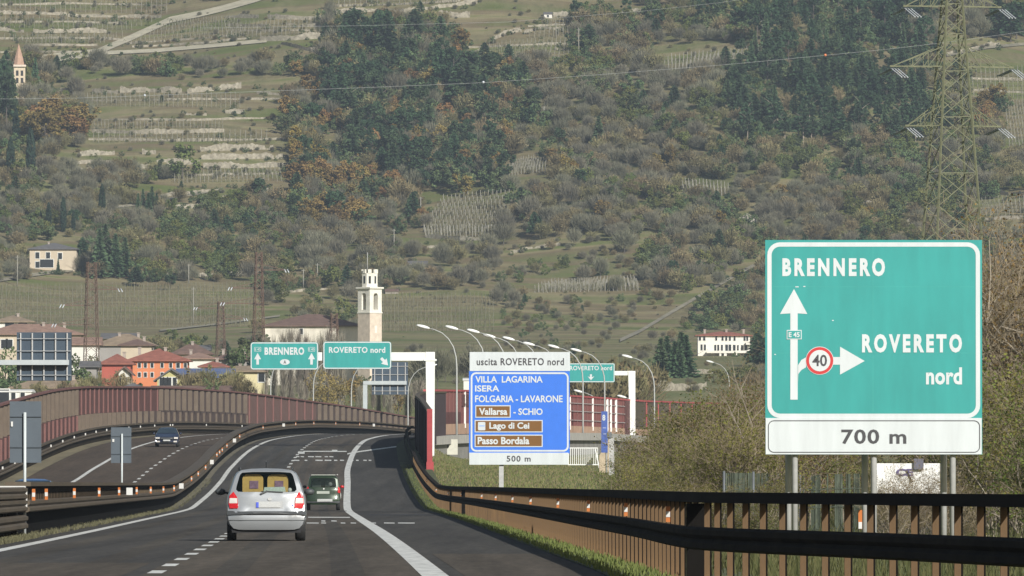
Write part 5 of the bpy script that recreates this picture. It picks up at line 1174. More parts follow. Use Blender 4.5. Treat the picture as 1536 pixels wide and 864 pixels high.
SP['bare'] = Species('bare_tree', mk('bare_crown', [bare(8, 4.4, 1200, .12) for _ in range(4)], M_BARE), 8, (.12,.6,6))
SP['brown'] = Species('bare_tree', mk('brown_crown', [join([bare(7, 4.2, 800, .12), clumps_crown(7, 1, 3.8, 1.1, 16, 420, .5)]) for _ in range(3)], M_BROWN), 7, (.12,.6,6))
SP['poplar'] = Species('bare_poplar', mk('poplar_crown', [twigs(*(lambda z, an, r0: (np.stack([r0*np.cos(an), r0*np.sin(an), z], 1), np.stack([r0*2.2*np.cos(an)+NR.normal(0,.1,900), r0*2.2*np.sin(an)+NR.normal(0,.1,900), z+NR.uniform(1, 2.6, 900)], 1)))(NR.uniform(.5, 11, 900), NR.uniform(0, 6.28, 900), NR.uniform(.1, .75, 900)), .10, .03) for _ in range(3)], fol('pale_poplar_twigs', (.17,.15,.12), (.30,.27,.21), .2)), 13, (.16,.85,4))
SP['gold'] = Species('golden_shrub', mk('gold_crown', [join([bare(6, 2.4, 500, .08), ]) for _ in range(2)] , M_BROWN), 6, (.1,.6,5))
for me_ in SP['gold'].crowns: pass
SP['goldleaf'] = Species('golden_tree', mk('gold_leaf_crown', [clumps_crown(7, .8, 2.2, 1.0, 22, 700, .34) for _ in range(2)], fol('gold_leaves', (.17,.13,.05), (.34,.27,.10), .2)), 7, (.12,.6,6))
SP['talltrunk'] = Species('pine_tree', mk('high_pine_crown', [conifer(12, 3.0, 800, .7, crown0=.55, power=.5, gaps=6) for _ in range(2)], M_PINE), 12, (.2,.9,4))
_pb = mat('pale_bark', (.30,.25,.20), .95, var=.25, scale=2)
for t_ in SP['talltrunk'].trunks + SP['poplar'].trunks: t_.materials.clear(); t_.materials.append(_pb)
def place_tree(kind, p, h, label, group, width=1.0):
    s = SP[kind]; k = h / s.h
    root = thing(s.name, label, 'tree', p, group, rz=rnd.uniform(0, 6.28)); root.scale = (k*width, k*width, k)
    for nm, me in (('crown', rnd.choice(s.crowns)), ('trunk', rnd.choice(s.trunks))):
        o = bpy.data.objects.new(nm, me); COL.objects.link(o); o.parent = root
    return root
def wood(kind, label, n, region, hpx, width=(.85, 1.2), base_at=None):
    """n trees with their feet inside a pixel box, hpx = height range in photo pixels"""
    x0, y0, x1, y1 = region; out = []
    for i in range(n):
        for _ in range(30):
            x, y = rnd.uniform(x0, x1), rnd.uniform(y0, y1)
            if all(abs(x-a_) > 7 or abs(y-b_) > 4 for a_, b_ in out): break
        out.append((x, y)); p = hit(x, y)
        if p is None: continue
        place_tree(kind, p - Vector((0,0,.2)), rnd.uniform(*hpx)*p.y/F, label, label if n > 1 else None, rnd.uniform(*width))
# --- trees that stand out
wood('pine', 'dark pine in the tall clump at the top centre', 11, (515,72,630,95), (50,72))
wood('pine', 'dark tall pine in the wood below the top centre clump', 15, (490,135,585,172), (45,68))
wood('pine', 'dark pine in the pair of tall groups left of the marker ball', 8, (655,140,722,165), (58,78))
wood('pine', 'dark pine in the middle of the central wood', 14, (510,195,640,255), (48,68))
wood('spruce', 'lighter blue green conifer low in the central wood', 2, (518,236,545,240), (44,50))
wood('spruce', 'layered conifer alone right of the central wood', 1, (893,229,899,231), (56,58), (1.2,1.3))
wood('pine', 'dark pine at the lower right edge of the central wood', 8, (575,250,640,285), (40,60))
wood('pine', 'tall dark pine alone by a pole on the upper vineyard', 1, (880,80,886,82), (45,47))
wood('pine', 'dark pine in the large forest left of the lattice pylon', 46, (1105,45,1390,205), (46,64))
wood('spruce', 'lighter pine in the large forest left of the lattice pylon', 20, (1110,60,1380,215), (40,56))
wood('talltrunk', 'high crowned pine with a pale bare trunk at the foot of the large forest', 20, (1100,196,1385,226), (46,60))
wood('talltrunk', 'high crowned pine with a pale trunk in the central wood', 7, (500,170,640,262), (44,56))
wood('pine', 'dark pine at the upper edge of the large forest', 16, (1160,20,1400,50), (46,60))
wood('pine', 'dark spreading tree beyond the upper right arm of the pylon', 3, (1490,58,1525,64), (50,62), (1.2,1.4))
wood('pine', 'dark conifer beside the far bell tower at the left edge', 6, (-14,170,12,205), (90,120), (.5,.62))
wood('spruce', 'pointed conifer just right of the far bell tower', 1, (50,138,53,140), (52,54), (.8,.85))
wood('oak', 'rusty brown tree in the big group below the far bell tower', 9, (30,205,122,228), (50,74), (1.0,1.3))
for x, yb, hh, lab in ((16,278,72,'slim dark cypress at the left edge of the woods'),(46,270,78,'tall dark cypress below the rusty trees at the left'),(24,222,60,'slim cypress beside the far bell tower group'),(153,332,56,'slim cypress at the pale track through the left woods'),(73,350,46,'slim cypress above the cream house, left of three'),(95,348,52,'slim cypress above the cream house, right of the others'),(61,346,30,'short cypress in front of the track above the cream house'),(110,352,36,'short thick cypress right above the cream house')):
    p = hit(x, yb); place_tree('cypress', p, hh*p.y/F, lab, None, 1.15)
wood('olive', 'round green stone pine with a bare trunk on the terrace edge', 1, (274,268,276,269), (54,55), (1.15,1.2))
wood('spruce', 'dark conifer in the row above the cream house woods', 5, (205,325,245,330), (34,48))
wood('spruce', 'large conifer right of the cream house', 4, (145,412,190,418), (56,78), (1.0,1.3))
wood('pine', 'round dark bush on the lawn below the large conifer', 1, (204,430,206,431), (31,32), (1.5,1.6))
wood('pine', 'smaller round dark bush right of the round dark bush', 1, (254,437,256,438), (27,28), (1.2,1.3))
wood('oak', 'orange brown tree in the glowing group above the bell tower', 12, (440,292,545,300), (42,60))
wood('oak', 'orange brown tree lower down in the glowing group', 9, (455,335,540,352), (36,50))
wood('yellow', 'small bright yellow tree in the top centre wood', 1, (599,110,601,111), (24,25), (.9,1.0))
wood('yellow', 'yellowish tree at the left edge of the central wood', 7, (440,205,500,270), (34,50))
wood('oak', 'rust coloured tree scattered in the central wood', 22, (430,170,760,330), (30,48))
wood('oak', 'single rusty tree on the right half of the slope', 9, (800,200,1180,370), (26,36))
wood('yellow', 'yellow brown tree beside the sloping vineyard', 3, (845,270,862,280), (34,42))
wood('yellow', 'yellow tree just left of the lattice pylon legs', 2, (1292,330,1304,336), (26,30))
wood('oak', 'rusty tree right of the lattice pylon', 6, (1455,160,1500,215), (30,44))
wood('dull', 'dark green bush right of the lattice pylon legs', 3, (1478,296,1492,300), (24,30))
wood('spruce', 'dark green conifer in front of the white villa', 6, (988,562,1030,568), (48,66), (1.3,1.6))
wood('pine', 'dark tree right behind the white villa', 5, (1132,548,1152,556), (40,52), (1.2,1.4))
wood('olive', 'green leafy bush below the white villa', 8, (1070,568,1145,578), (18,26), (1.2,1.5))
wood('bare', 'tall bare tree at the top between the terraces', 2, (492,40,496,44), (42,50), (.4,.5))
wood('bare', 'large bare shrub by the scree on the lower slope', 24, (740,330,1140,480), (26,40))
# trees in the town: bare poplars and golden leaves around the gantry
def near_trees(kind, lab, spots, width=1.0):
    for i, (x, ytop, d) in enumerate(spots):
        q = P(x, ytop, d); gz = float(T(q.x, d)); place_tree(kind, Vector((q.x, d, gz)), max(2.0, q.z - gz), lab, lab, width*rnd.uniform(.85, 1.15))
near_trees('poplar', 'pale bare poplar standing before the church', [(x, rnd.uniform(486, 505), rnd.uniform(1300, 1420)) for x in (398,412,425,436,448,459,470,482,493,503,512)], .62)
near_trees('goldleaf', 'golden leaved shrub under the ROVERETO nord gantry sign', [(x, rnd.uniform(552, 572), rnd.uniform(1230, 1330)) for x in (476,484,492,500,508,517,525,534,590,598)], .75)
near_trees('poplar', 'pale bare shrub between the gantry posts', [(x, rnd.uniform(560, 592), rnd.uniform(1230, 1330)) for x in (372,384,440,452,540,550,560,568,576,584,592,602,612,622,632)], 1.1)
near_trees('bare', 'bare dark tree beyond the white gantry post', [(x, rnd.uniform(510, 545), rnd.uniform(1400, 1600)) for x in (622,640,656,668,684,700,716,735)], .9)
near_trees('dull', 'green tree between the houses and the noise barrier', [(x, y, d) for x, y, d in ((118,548,1345),(130,552,1350),(206,574,1300),(218,577,1300),(122,530,1420),(8,520,1380),(14,545,1350),(100,562,1340),(380,500,1480),(366,505,1490),(375,520,1420))], .9)
near_trees('brown', 'bare brown tree at the foot of the scree strip', [(x, y, d) for x, y, d in ((905,540,1250),(925,545,1250),(890,550,1240),(870,535,1300),(940,548,1300),(975,545,1350))], 1.0)

near_trees('brown', 'small bare tree among the town roofs', [(rnd.choice((rnd.uniform(0, 196), rnd.uniform(285, 375))), rnd.uniform(548, 590), rnd.uniform(1290, 1345)) for _ in range(24)], .7)
near_trees('dull', 'small evergreen among the town roofs', [(rnd.choice((rnd.uniform(0, 196), rnd.uniform(285, 375))), rnd.uniform(560, 590), rnd.uniform(1290, 1340)) for _ in range(14)], .6)
wood('spruce', 'small conifer standing before the cream house on the slope', 1, (87,411,88,412), (24,25), (.8,.9))
wood('dull', 'low bush at the foot of the cream house on the slope', 5, (44,411,125,414), (8,13), (1.1,1.4))
# --- scrub covering the slope: uncountable, one object
def clear(x, y):
    for (x0, y0, x1, y1) in ((-60,0,488,98),(120,118,478,146),(128,140,425,232),(85,225,440,262),(500,0,700,34),(700,0,965,26),(690,26,862,100),(860,60,980,24),(975,68,1150,112),(640,292,772,362),(750,238,824,268),(600,345,764,378),(1018,272,1098,298),(200,278,440,300),(1405,58,1600,112),(1450,110,1600,160),(1502,150,1600,232),(1462,290,1600,352),(-60,424,385,520),(565,436,748,520),(796,420,962,450),(40,408,140,424),(255,262,440,280),(1038,500,1134,570),(1044,570,1120,590),(36,362,120,410),(1104,318,1138,348),(606,388,662,412)):
        if x0 <= x <= x1 and y0 <= y <= y1: return True
    sx = 930 + (520 - y)*1.72
    if 385 < y < 540 and abs(x - sx) < 26: return True
    return False
SCR = {}
def scatter(name, label, pts, objs, cat):
    """pts: (position, scale, index) -> one 'stuff' object drawing the plants with a node group"""
    col = bpy.data.collections.new(name + ' plants')
    for i, (me) in enumerate(objs):
        o = bpy.data.objects.new('%s source %02d' % (name, i), me); col.objects.link(o)
    me = bpy.data.meshes.new(name); me.from_pydata([tuple(p[0]) for p in pts], [], [])
    for an, ty, vals in (('idx', 'INT', [p[2] for p in pts]), ('rotz', 'FLOAT', [rnd.uniform(0, 6.28) for p in pts]), ('scl', 'FLOAT', [p[1] for p in pts])):
        at = me.attributes.new(an, ty, 'POINT'); at.data.foreach_set('value', vals)
    ob = bpy.data.objects.new(name, me); COL.objects.link(ob); tag(ob, label, cat, kind='stuff')
    g = bpy.data.node_groups.new(name + ' scatter', 'GeometryNodeTree')
    g.interface.new_socket('Geometry', in_out='INPUT', socket_type='NodeSocketGeometry'); g.interface.new_socket('Geometry', in_out='OUTPUT', socket_type='NodeSocketGeometry')
    N = g.nodes; gi = N.new('NodeGroupInput'); go = N.new('NodeGroupOutput'); ip = N.new('GeometryNodeInstanceOnPoints'); ci = N.new('GeometryNodeCollectionInfo')
    ci.inputs['Collection'].default_value = col; ci.inputs['Separate Children'].default_value = True; ci.inputs['Reset Children'].default_value = True
    def na(n_, t_):
        q = N.new('GeometryNodeInputNamedAttribute'); q.data_type = t_; q.inputs['Name'].default_value = n_; return [o for o in q.outputs if o.enabled and o.name == 'Attribute'][0]
    cx = N.new('ShaderNodeCombineXYZ'); er = N.new('FunctionNodeEulerToRotation'); g.links.new(na('rotz', 'FLOAT'), cx.inputs[2]); g.links.new(cx.outputs[0], er.inputs[0])
    g.links.new(gi.outputs[0], ip.inputs['Points']); g.links.new(ci.outputs[0], ip.inputs['Instance']); ip.inputs['Pick Instance'].default_value = True
    g.links.new(na('idx', 'INT'), ip.inputs['Instance Index']); g.links.new(er.outputs[0], ip.inputs['Rotation']); g.links.new(na('scl', 'FLOAT'), ip.inputs['Scale'])
    g.links.new(ip.outputs[0], go.inputs[0]); md = ob.modifiers.new('scatter', 'NODES'); md.node_group = g
    return ob
kinds = ['bare', 'brown', 'dull', 'olive', 'oak', 'pine']; objs = []; idx = {}
for k_ in kinds: idx[k_] = list(range(len(objs), len(objs) + len(SP[k_].crowns))); objs += SP[k_].crowns
pts = []
def patchy(x, y, s): return math.sin(x/s + 1.7*math.sin(y/s*.7)) * math.sin(y/s*1.3 + 1.1*math.sin(x/s*.6))
for i in range(10500):
    x = rnd.uniform(-60, 1600); y = rnd.uniform(-40, 500) if rnd.random() < .90 else rnd.uniform(500, 592)
    if clear(x, y):
        if (y > 420 and x < 500) or rnd.random() > (.42 if y > 420 and x > 560 else .2): continue
        hs = rnd.uniform(4, 11)
    else: hs = rnd.triangular(12, 40, 22)
    if not clear(x, y) and patchy(x*1.3+90, y*1.9+40, 30) < -.5 and rnd.random() < .6: continue
    if 740 < x < 960 and 360 < y < 440:
        if rnd.random() < .55: continue
        hs *= .6
    if 300 < x < 600 and y > 440 and rnd.random() < .6: continue
    if y > 440 and 560 < x < 1050: hs *= .5
    p = hit(x, y)
    if p is None: continue
    v1, v2 = patchy(x, y, 55), patchy(x+300, y+90, 34); r_ = rnd.random()
    jx, jy = x + 38*patchy(x, y, 21) + rnd.gauss(0, 14), y + 26*patchy(x+70, y, 17) + rnd.gauss(0, 12); central = 440 < jx < 770 and 80 < jy < 320; forest = 1085 < jx < 1405 and jy < 215
    if central: hs *= 1.3
    if forest: k_ = 'pine' if r_ < .5 else 'dull' if r_ < .76 else 'brown' if r_ < .9 else 'olive'
    elif central: k_ = 'dull' if r_ < .36 else 'pine' if r_ < .54 else 'bare' if r_ < .72 else 'oak' if r_ < .84 else 'brown'
    elif v1 > .25: k_ = 'bare' if r_ < .75 else 'brown'
    elif v2 > .3: k_ = 'olive' if r_ < .5 else 'dull' if r_ < .85 else 'brown'
    else: k_ = 'brown' if r_ < .34 else 'bare' if r_ < .62 else 'dull' if r_ < .84 else 'pine' if r_ < .9 else 'olive'
    if k_ == 'pine': hs *= 1.3
    pts.append((p - Vector((0,0,.3)), hs*p.y/F / SP[k_].h, rnd.choice(idx[k_])))
for pts_, th_ in walls:
    for (x, y) in hpath(pts_, 14):
        if rnd.random() < .32:
            p = hit(x + rnd.uniform(-4, 4), y + rnd.choice((1.5, 2.5, -th_-1)) + rnd.uniform(-1, 1))
            if p is not None: k_ = rnd.choice(('dull','olive','bare','dull')); pts.append((p - Vector((0,0,.2)), rnd.uniform(3.5, 9.5)*p.y/F/SP[k_].h, rnd.choice(idx[k_])))
scatter('hillside_scrub', 'dense bare and evergreen scrub covering the hillside', pts, objs, 'scrub')

# --- vineyards
M_POST = mat('vine_post', (.24,.23,.19), .9, var=.2); M_POSTD = mat('dark_vine_post', (.16,.155,.115), .9); M_VINE = mat('bare_vine', (.12,.105,.065), .95, var=.35, scale=.8, col2=(.17,.165,.085))
def vine_rows(label, quad, nrows, npost, mode='rows', hpost=2.0, vine=True, stuff=True, pw=.11, pm=None):
    """quad: bottom-left, bottom-right, top-right, top-left in photo pixels. 'up': rows climb the slope, 'rows': rows run across"""
    a_, b_, c_, d_ = [np.array(q, float) for q in quad]
    objs_ = []; B = MB()
    for r in range(nrows):
        f = (r+.5)/nrows if nrows > 1 else .5; pp = []
        for i in range(npost):
            g_ = i/(npost-1)
            q = (a_*(1-f)+b_*f)*(1-g_) + (d_*(1-f)+c_*f)*g_ if mode == 'up' else (a_*(1-g_)+b_*g_)*(1-f) + (d_*(1-g_)+c_*g_)*f
            q = q + np.array([rnd.uniform(-.25, .25), rnd.uniform(-.2, .2)]); p = hit(*q)
            if p is not None: pp.append(p)
        if len(pp) < 2: continue
        bb = B if stuff else MB()
        for p in pp: h = hpost*rnd.uniform(.85, 1.1); bb.box((p.x, p.y, p.z+h/2-.1), (pw, pw, h+.2), m=0)
        if vine:
            for p, q in zip(pp, pp[1:]):
                bb.bar(p + Vector((0,0,hpost*.9)), q + Vector((0,0,hpost*.9)), .03, m=1)
                n_ = max(2, int((q-p).length/1.1))
                for j in range(n_):
                    s_ = p.lerp(q, (j+rnd.random())/n_); e_ = s_ + Vector((rnd.uniform(-.5,.5), rnd.uniform(-.4,.4), hpost*rnd.uniform(.45,.95))); bb.bar(s_, e_, .10, .07, m=1)
        if not stuff: o = bb.build('vine_row', [M_POST, M_VINE]); tag(o, label, 'vine row', label)
    if stuff: o = B.build('vineyard', [pm or M_POST, M_VINE]); tag(o, label, 'vineyard', kind='stuff')
vine_rows('row of bare vines on pale posts in the sloping vineyard above the stone shed', ((633,348),(746,350),(773,294),(662,304)), 18, 8, 'up', stuff=False, pw=.16)
vine_rows('pale trellis posts at the foot of the sloping vineyard', ((640,358),(745,356),(748,346),(636,347)), 3, 24, 'rows', pw=.15)
vine_rows('small vineyard plot of pale posts above the sloping vineyard', ((757,264),(820,258),(822,243),(768,248)), 14, 5, 'up', pw=.15)
vine_rows('pale trellis rows high on the slope left of the forest', ((984,111),(1106,98),(1148,78),(1010,90)), 5, 24, 'rows', pw=.15)
vine_rows('small trellis plot in the scrub left of the big sign', ((1025,290),(1093,296),(1092,284),(1022,276)), 4, 14, 'rows', pw=.14)
vine_rows('grey trellis rows above the red barrier', ((800,440),(958,437),(950,424),(830,430)), 6, 26, 'rows', pw=.13)
for (lab, quad, nr, npo) in (('vine rows on the uppermost left terrace', ((0,20),(250,24),(250,2),(0,4)), 3, 34),
    ('vine rows on the second left terrace', ((0,44),(190,48),(235,30),(0,28)), 3, 28), ('vine rows on the third left terrace', ((40,66),(150,66),(190,54),(0,58)), 3, 22),
    ('vine rows between the two pale tracks', ((190,70),(370,56),(350,30),(262,34)), 5, 26), ('vine rows on the terrace right of the track', ((340,60),(485,52),(485,30),(345,40)), 4, 24),
    ('vine rows beside the marker ball', ((110,160),(360,164),(360,146),(110,146)), 4, 36), ('vine posts on the wall top of the middle terrace', ((136,196),(334,194),(334,186),(136,188)), 2, 38),
    ('vine rows on the lower left terrace', ((140,216),(400,214),(400,202),(140,204)), 3, 34), ('vine rows near the white board', ((262,276),(436,274),(430,254),(262,264)), 4, 28),
    ('vine rows on the upper middle slope', ((700,100),(860,100),(860,60),(730,70)), 7, 22), ('vine rows under the tiny white hut', ((790,60),(960,50),(960,26),(835,30)), 5, 24), ('vine rows at the top centre', ((500,14),(690,6),(690,-6),(500,-2)), 3, 24),
    ('vine rows right of the pylon top', ((1455,150),(1540,156),(1540,104),(1450,108)), 7, 14), ('grey netted plot at the right edge', ((1515,228),(1560,228),(1545,155),(1508,158)), 12, 10),
    ('vine rows on the right slope above the thicket', ((1475,326),(1560,326),(1560,300),(1465,304)), 5, 16),
    ('dense vine rows on the flat field at the left', ((-10,492),(380,492),(380,432),(-10,434)), 14, 60), ('dense brown vine rows right of the bell tower', ((575,500),(740,500),(740,446),(575,446)), 10, 30)):
    vine_rows(lab, quad, nr, npo, 'rows', 1.7, True, True, .065 if 'dense' in lab else .085, M_POSTD if 'dense' in lab else None)
# wooden poles on the slope
for (x, y0, y1, lab) in ((868,42,88,'tall pale pole on the upper vineyard'),(834,34,57,'pale pole under the tiny white hut'),(1143,30,64,'pale pole at the upper edge of the forest'),(816,159,187,'pale pole among the rusty scrub in the middle'),(771,203,222,'short pale pole right of the central wood'),(631,295,330,'pale pole left of the sloping vineyard'),(591,343,382,'pale pole above the bell tower'),(26,383,430,'pale pole left of the cream house'),(283,396,425,'pale pole with a crossbar by the low wall'),(290,430,488,'tall pale pole on the flat vineyard'),(455,404,432,'left of two thin poles by the bell tower'),(476,395,432,'right of two thin poles by the bell tower')):
    p = hit(x, y1); k = p.y/F; b = MB(); b.tube([(p.x,p.y,p.z-.4),(p.x,p.y,p.z+(y1-y0)*k)], [.16,.11], 6); b.box((p.x, p.y, p.z+(y1-y0)*k*.94), (.9,.12,.12)); tag(b.build('utility_pole', M_POST), lab, 'pole', 'pale poles on the hillside')
# ================================================================ thicket on the right, grass, fence
M_BR = mat('thicket_branch', (.25,.215,.165), .9, var=.25, scale=2); M_TW = fol('thicket_twigs', (.15,.12,.08), (.27,.22,.15), .15, 1.2)
M_LF = fol('thicket_leaves', (.085,.105,.020), (.225,.215,.055), .4, .5, .25); M_LFB = fol('thicket_brown_leaves', (.120,.095,.030), (.27,.205,.072), .35, .5, .25)
def thicket(h, r, nst, seed, leaf, nleaf, ls):
    rg = random.Random(seed); segs = []
    def grow(p, d, L_, rad, lev):
        q = p
        for s in range(3):
            d = (d + Vector((rg.gauss(0,.16), rg.gauss(0,.16), rg.gauss(.03,.1)))).normalized(); q2 = q + d*L_/3
            segs.append((q, q2, rad*(1-.22*s), rad*(1-.22*(s+1)), lev)); q = q2
            if lev < 3:
                for _ in range(2 if lev < 2 else 3):
                    dd = (d + Vector((rg.gauss(0,.65), rg.gauss(0,.65), rg.gauss(.05,.4)))).normalized(); grow(q, dd, L_*rg.uniform(.42,.62), rad*.5, lev+1)
    for i in range(nst):
        an = rg.uniform(0, 6.28); t = rg.uniform(.05, .5); grow(Vector((math.cos(an)*r*.25*rg.random(), math.sin(an)*r*.25*rg.random(), -.1)), Vector((math.cos(an)*t, math.sin(an)*t, 1)).normalized(), h*rg.uniform(.5,.72), .045*h/5, 0)
    b = MB()
    for a_, c_, r0, r1, lev in segs:
        if lev < 2: b.tube([a_, c_], [r0, r1], 4, cap=False)
    o = b.build('branches', M_BR); bm_ = o.data; bpy.data.objects.remove(o)
    fine = [s for s in segs if s[4] >= 2]; p0 = np.array([s[0][:] for s in fine]); p1 = np.array([s[1][:] for s in fine])
    tw = np_mesh('twigs', *twigs(p0, p1, np.array([max(s[2]*1.4, .011) for s in fine]), .008), M_TW)
    k = NR.integers(0, len(fine), nleaf); c = p0[k] + (p1[k]-p0[k])*NR.uniform(0, 1, (nleaf, 1)) + NR.normal(0, .10, (nleaf, 3))
    lf = np_mesh('foliage', *leaves(c, ls), leaf); return bm_, tw, lf
TH = [thicket(5, 2.2, 6, 1, M_LF, 5600, .085), thicket(5, 2.2, 6, 2, M_LFB, 5600, .065), thicket(5, 2.4, 7, 3, M_LF, 4600, .085), thicket(5.5, 2.0, 6, 4, M_LFB, 2400, .06), thicket(4.5, 2.3, 7, 5, M_LF, 6800, .08), thicket(5, 2.2, 8, 6, M_LFB, 3800, .062)]
def shrub(p, h, i, label, group, wd=1.0):
    root = thing('shrub', label, 'shrub', p, group, rz=rnd.uniform(0, 6.28)); k = h/5.0; root.scale = (k*wd, k*wd, k)
    for nm, me in zip(('branch', 'twig', 'foliage'), TH[i]): o = bpy.data.objects.new(nm, me); COL.objects.link(o); o.parent = root
def band(label, n, xr, dr, top, kinds_, wd=(.9,1.3)):
    for i in range(n):
        x = xr[0] + (xr[1]-xr[0])*(i+rnd.random())/n; d = rnd.uniform(*dr); yt = top(x) + rnd.uniform(0, 30); q = P(x, yt, d); gz = float(T(q.x, d))
        if q.z - gz < .8: continue
        shrub(Vector((q.x, d, gz-.1)), q.z-gz, rnd.choice(kinds_), label, label, rnd.uniform(*wd))
tl = lambda pts: (lambda x: float(np.interp(x, [p[0] for p in pts], [p[1] for p in pts])))
band('olive brown shrub in the thicket between the ramp and the big green sign', 26, (955,1160), (330,430), tl([(930,672),(960,655),(1000,632),(1060,612),(1100,590),(1150,572)]), [0,2,4,0,2,1,5])
band('low olive shrub at the front edge of the thicket left of the big sign', 16, (925,1150), (270,330), tl([(925,690),(980,665),(1050,640),(1150,600)]), [0,2,4])
band('tall leafless shrub rising behind the big green sign', 14, (1090,1250), (380,460), tl([(1090,600),(1150,575),(1250,550)]), [1,3,5])
band('shrub behind the posts of the big green sign', 14, (1150,1312), (300,400), tl([(1150,600),(1300,670),(1312,690)]), [0,1,2,4])
band('low leafy shrub in front of the white lorry', 6, (1320,1420), (238,252), tl([(1320,706),(1420,696)]), [3])
band('shrub between the white lorry and the right edge thicket', 7, (1418,1482), (300,400), tl([(1418,650),(1482,600)]), [0,1,2])
band('tall brown shrub in the dense thicket at the right edge', 30, (1476,1600), (330,420), tl([(1470,545),(1490,475),(1510,435),(1536,415),(1600,385)]), [3,5,3,5,1,0], (.8,1.1))
band('lower leafy shrub in front of the right edge thicket', 20, (1470,1600), (260,320), tl([(1470,640),(1500,590),(1540,560),(1600,540)]), [0,2,4])
band('leafy olive shrub hiding the foot of the lone street lamp', 5, (1070,1130), (345,380), tl([(1070,585),(1130,568)]), [0,2,4])
band('low dark green bush at the foot of the thicket by the mesh fence', 12, (960,1140), (255,275), tl([(960,712),(1140,705)]), [4,4,0], (1.2,1.6))
# green mesh fence behind the barrier
root = thing('mesh_fence', 'dark green mesh fence behind the guardrail under the big green sign', 'fence', (4.5, 285, -.3))
M_MESH = mat('green_mesh', (.062,.076,.052), .8, var=.5, scale=2.5)
fp = [P(1086, 735, 262), P(1130, 735, 268), P(1200, 735, 276), P(1300, 735, 284)]
for i in range(len(fp)-1):
    a_, c_ = fp[i].copy(), fp[i+1].copy(); za, zc = float(T(a_.x, a_.y)), float(T(c_.x, c_.y)); hh = 1.23 + (726-710)*280/F - max(za, zc); b = MB()
    for j in range(42):
        if rnd.random() < .4: continue
        p = a_.lerp(c_, j/42); z = za + (zc-za)*j/42; b.box((p.x, p.y, z+hh/2), (.05, .02, hh), rz=rnd.uniform(0, 3))
    for z_ in (.3, .9, 1.4): b.bar((a_.x, a_.y, za+z_), (c_.x, c_.y, zc+z_), .03)
    b.build('mesh_panel', M_MESH, root)
    b = MB(); b.tube([(a_.x, a_.y, za-.2), (a_.x, a_.y, za+hh+.05)], .035, 6); b.build('post', MATS['dark_grey_box'], root)
# --- grass: blades on the bank, the verge by the barrier and the median (uncountable)
M_GR = fol('grass_blades', (.10,.14,.034), (.21,.23,.080), .0, 1.2, .2); M_GRD = fol('dry_grass_blades', (.17,.145,.075), (.30,.26,.14), .0, 1.2, .2)
def grass(name, label, pos, hmin, hmax, wd, m):
    n = len(pos); p0 = np.array(pos); d = NR.normal(0, .28, (n, 3)); d[:, 2] = 1; h = NR.uniform(hmin, hmax, n)[:, None]
    V, Fq = twigs(p0 - [0, 0, .03], p0 + d*h, wd, wd*.3); me = np_mesh(name, V, Fq, m); o = bpy.data.objects.new(name, me); COL.objects.link(o); tag(o, label, 'grass', kind='stuff')
def bank(n, f):
    out = []
    while len(out) < n:
        y = rnd.uniform(395, 860)**1; x = RB(min(y, 780)) + .4 + rnd.random()**1.3*26
        if rnd.random() < f: out.append((x, y, float(T(x, y))))
    return out
grass('bank_grass', 'green grass on the bank below the blue sign', bank(26000, .5), .03, .13, .07, M_GR)
grass('dry_bank_grass', 'dry straw coloured grass on the bank below the blue sign', bank(30000, .5), .03, .14, .06, M_GRD)
pv = []
for i in range(16000):
    y = 92 + 560*rnd.random()**1.6; x = RB(y) + rnd.uniform(-.72, .25) ; pv.append((x, y, G(y) + .0))
grass('verge_grass', 'green grass strip along the foot of the right guardrail', pv, .03, .10, .03, M_GR)
pv = []
for i in range(9000):
    y = 180 + 420*rnd.random()**1.7; x = XL(y) - rnd.uniform(.55, 1.6); pv.append((x, y, G(y)))
for i in range(2500):
    y = 200 + 29*rnd.random(); x = XL(y) - rnd.uniform(.5, 1.0); pv.append((x, y, G(y)))
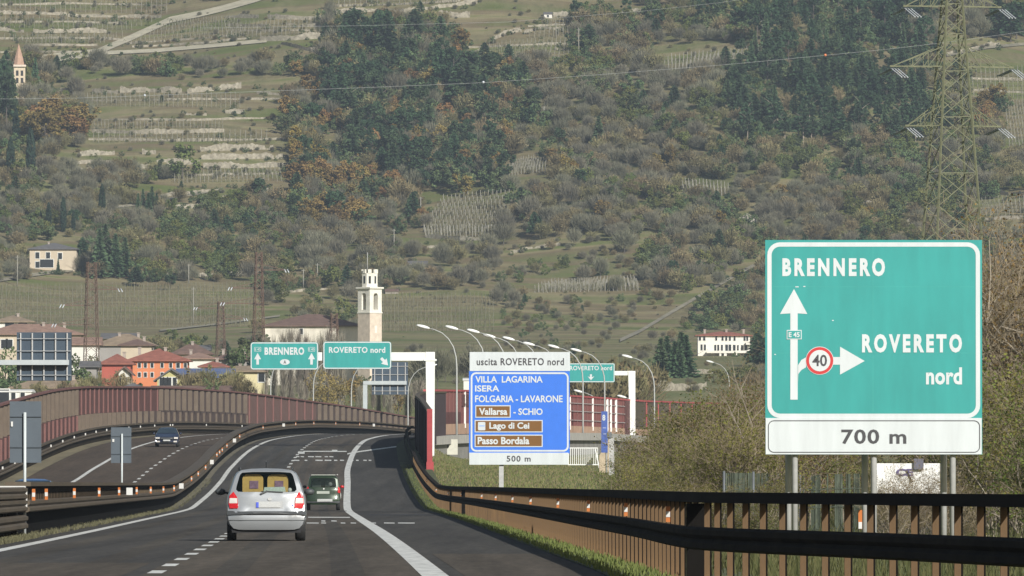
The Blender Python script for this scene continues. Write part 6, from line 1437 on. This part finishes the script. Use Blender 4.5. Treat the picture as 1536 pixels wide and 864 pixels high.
grass('median_grass', 'short dry grass at the foot of the median guardrail', pv, .03, .12, .025, mat('median_grass_blades', (.11,.105,.055), .9, var=.4, scale=2))
pv = []
for i in range(26000):
    d = rnd.uniform(125, 420); x = RB(d) + .3 + rnd.random()*30*d/300; pv.append((x, d, float(T(x, d))))
grass('field_grass', 'rough grass behind the right guardrail', pv, .15, .6, .035, fol('field_grass_blades', (.055,.068,.024), (.13,.125,.055), .0, 1.2, .2))
# verge ground strip beside the right barrier
strip('verge_right', lambda y: RB(y)-.75, lambda y: RB(y)+1.2, 40, 800, 6, .008, mat('verge_soil', (.075,.085,.03), .95, var=.4, scale=2, stretch=(1,.2,1)), 'strip of earth and grass under the right guardrail', 'verge')
# thin leaning bare tree trunks close to the big sign
for (x, yb, yt, d, lab) in ((1108,745,600,300,'slanting bare stem in the thicket left of the big green sign'),(1120,740,560,310,'bare pale stem close to the left edge of the big green sign')):
    p0, p1 = P(x+26, yb, d), P(x-20, yt, d); b = MB(); m_ = p0.lerp(p1, .5)+Vector((.12,0,.2)); b.tube([p0, m_, p1], [.03,.02,.008], 6)
    for f in (.35,.45,.55,.62,.7,.76,.83,.9,.96): s_ = p0.lerp(p1, f) + Vector((.12*math.sin(f*math.pi),0,.2*math.sin(f*math.pi))); b.tube([s_, s_+Vector((rnd.uniform(-.7,.7), rnd.uniform(-.3,.3), rnd.uniform(.3,.8)))], [.014,.005], 4)
    tag(b.build('bare_sapling', M_BR), lab, 'sapling')
# ================================================================ air
hz = MB(); hz.box((0, 1720, 225), (1900, 3800, 470)); ho = hz.build('haze', []); tag(ho, 'thin bluish haze over the valley', 'haze', kind='stuff')
hm = bpy.data.materials.new('haze_air'); hm.use_nodes = True; n = hm.node_tree.nodes
for q in list(n):
    if q.type == 'BSDF_PRINCIPLED': n.remove(q)
pv_ = n.new('ShaderNodeVolumePrincipled'); pv_.inputs['Color'].default_value = (.70,.84,1,1); pv_.inputs['Density'].default_value = HAZE_DENSITY; pv_.inputs['Anisotropy'].default_value = 0.0
hm.node_tree.links.new(pv_.outputs[0], n['Material Output'].inputs['Volume']); ho.data.materials.append(hm)
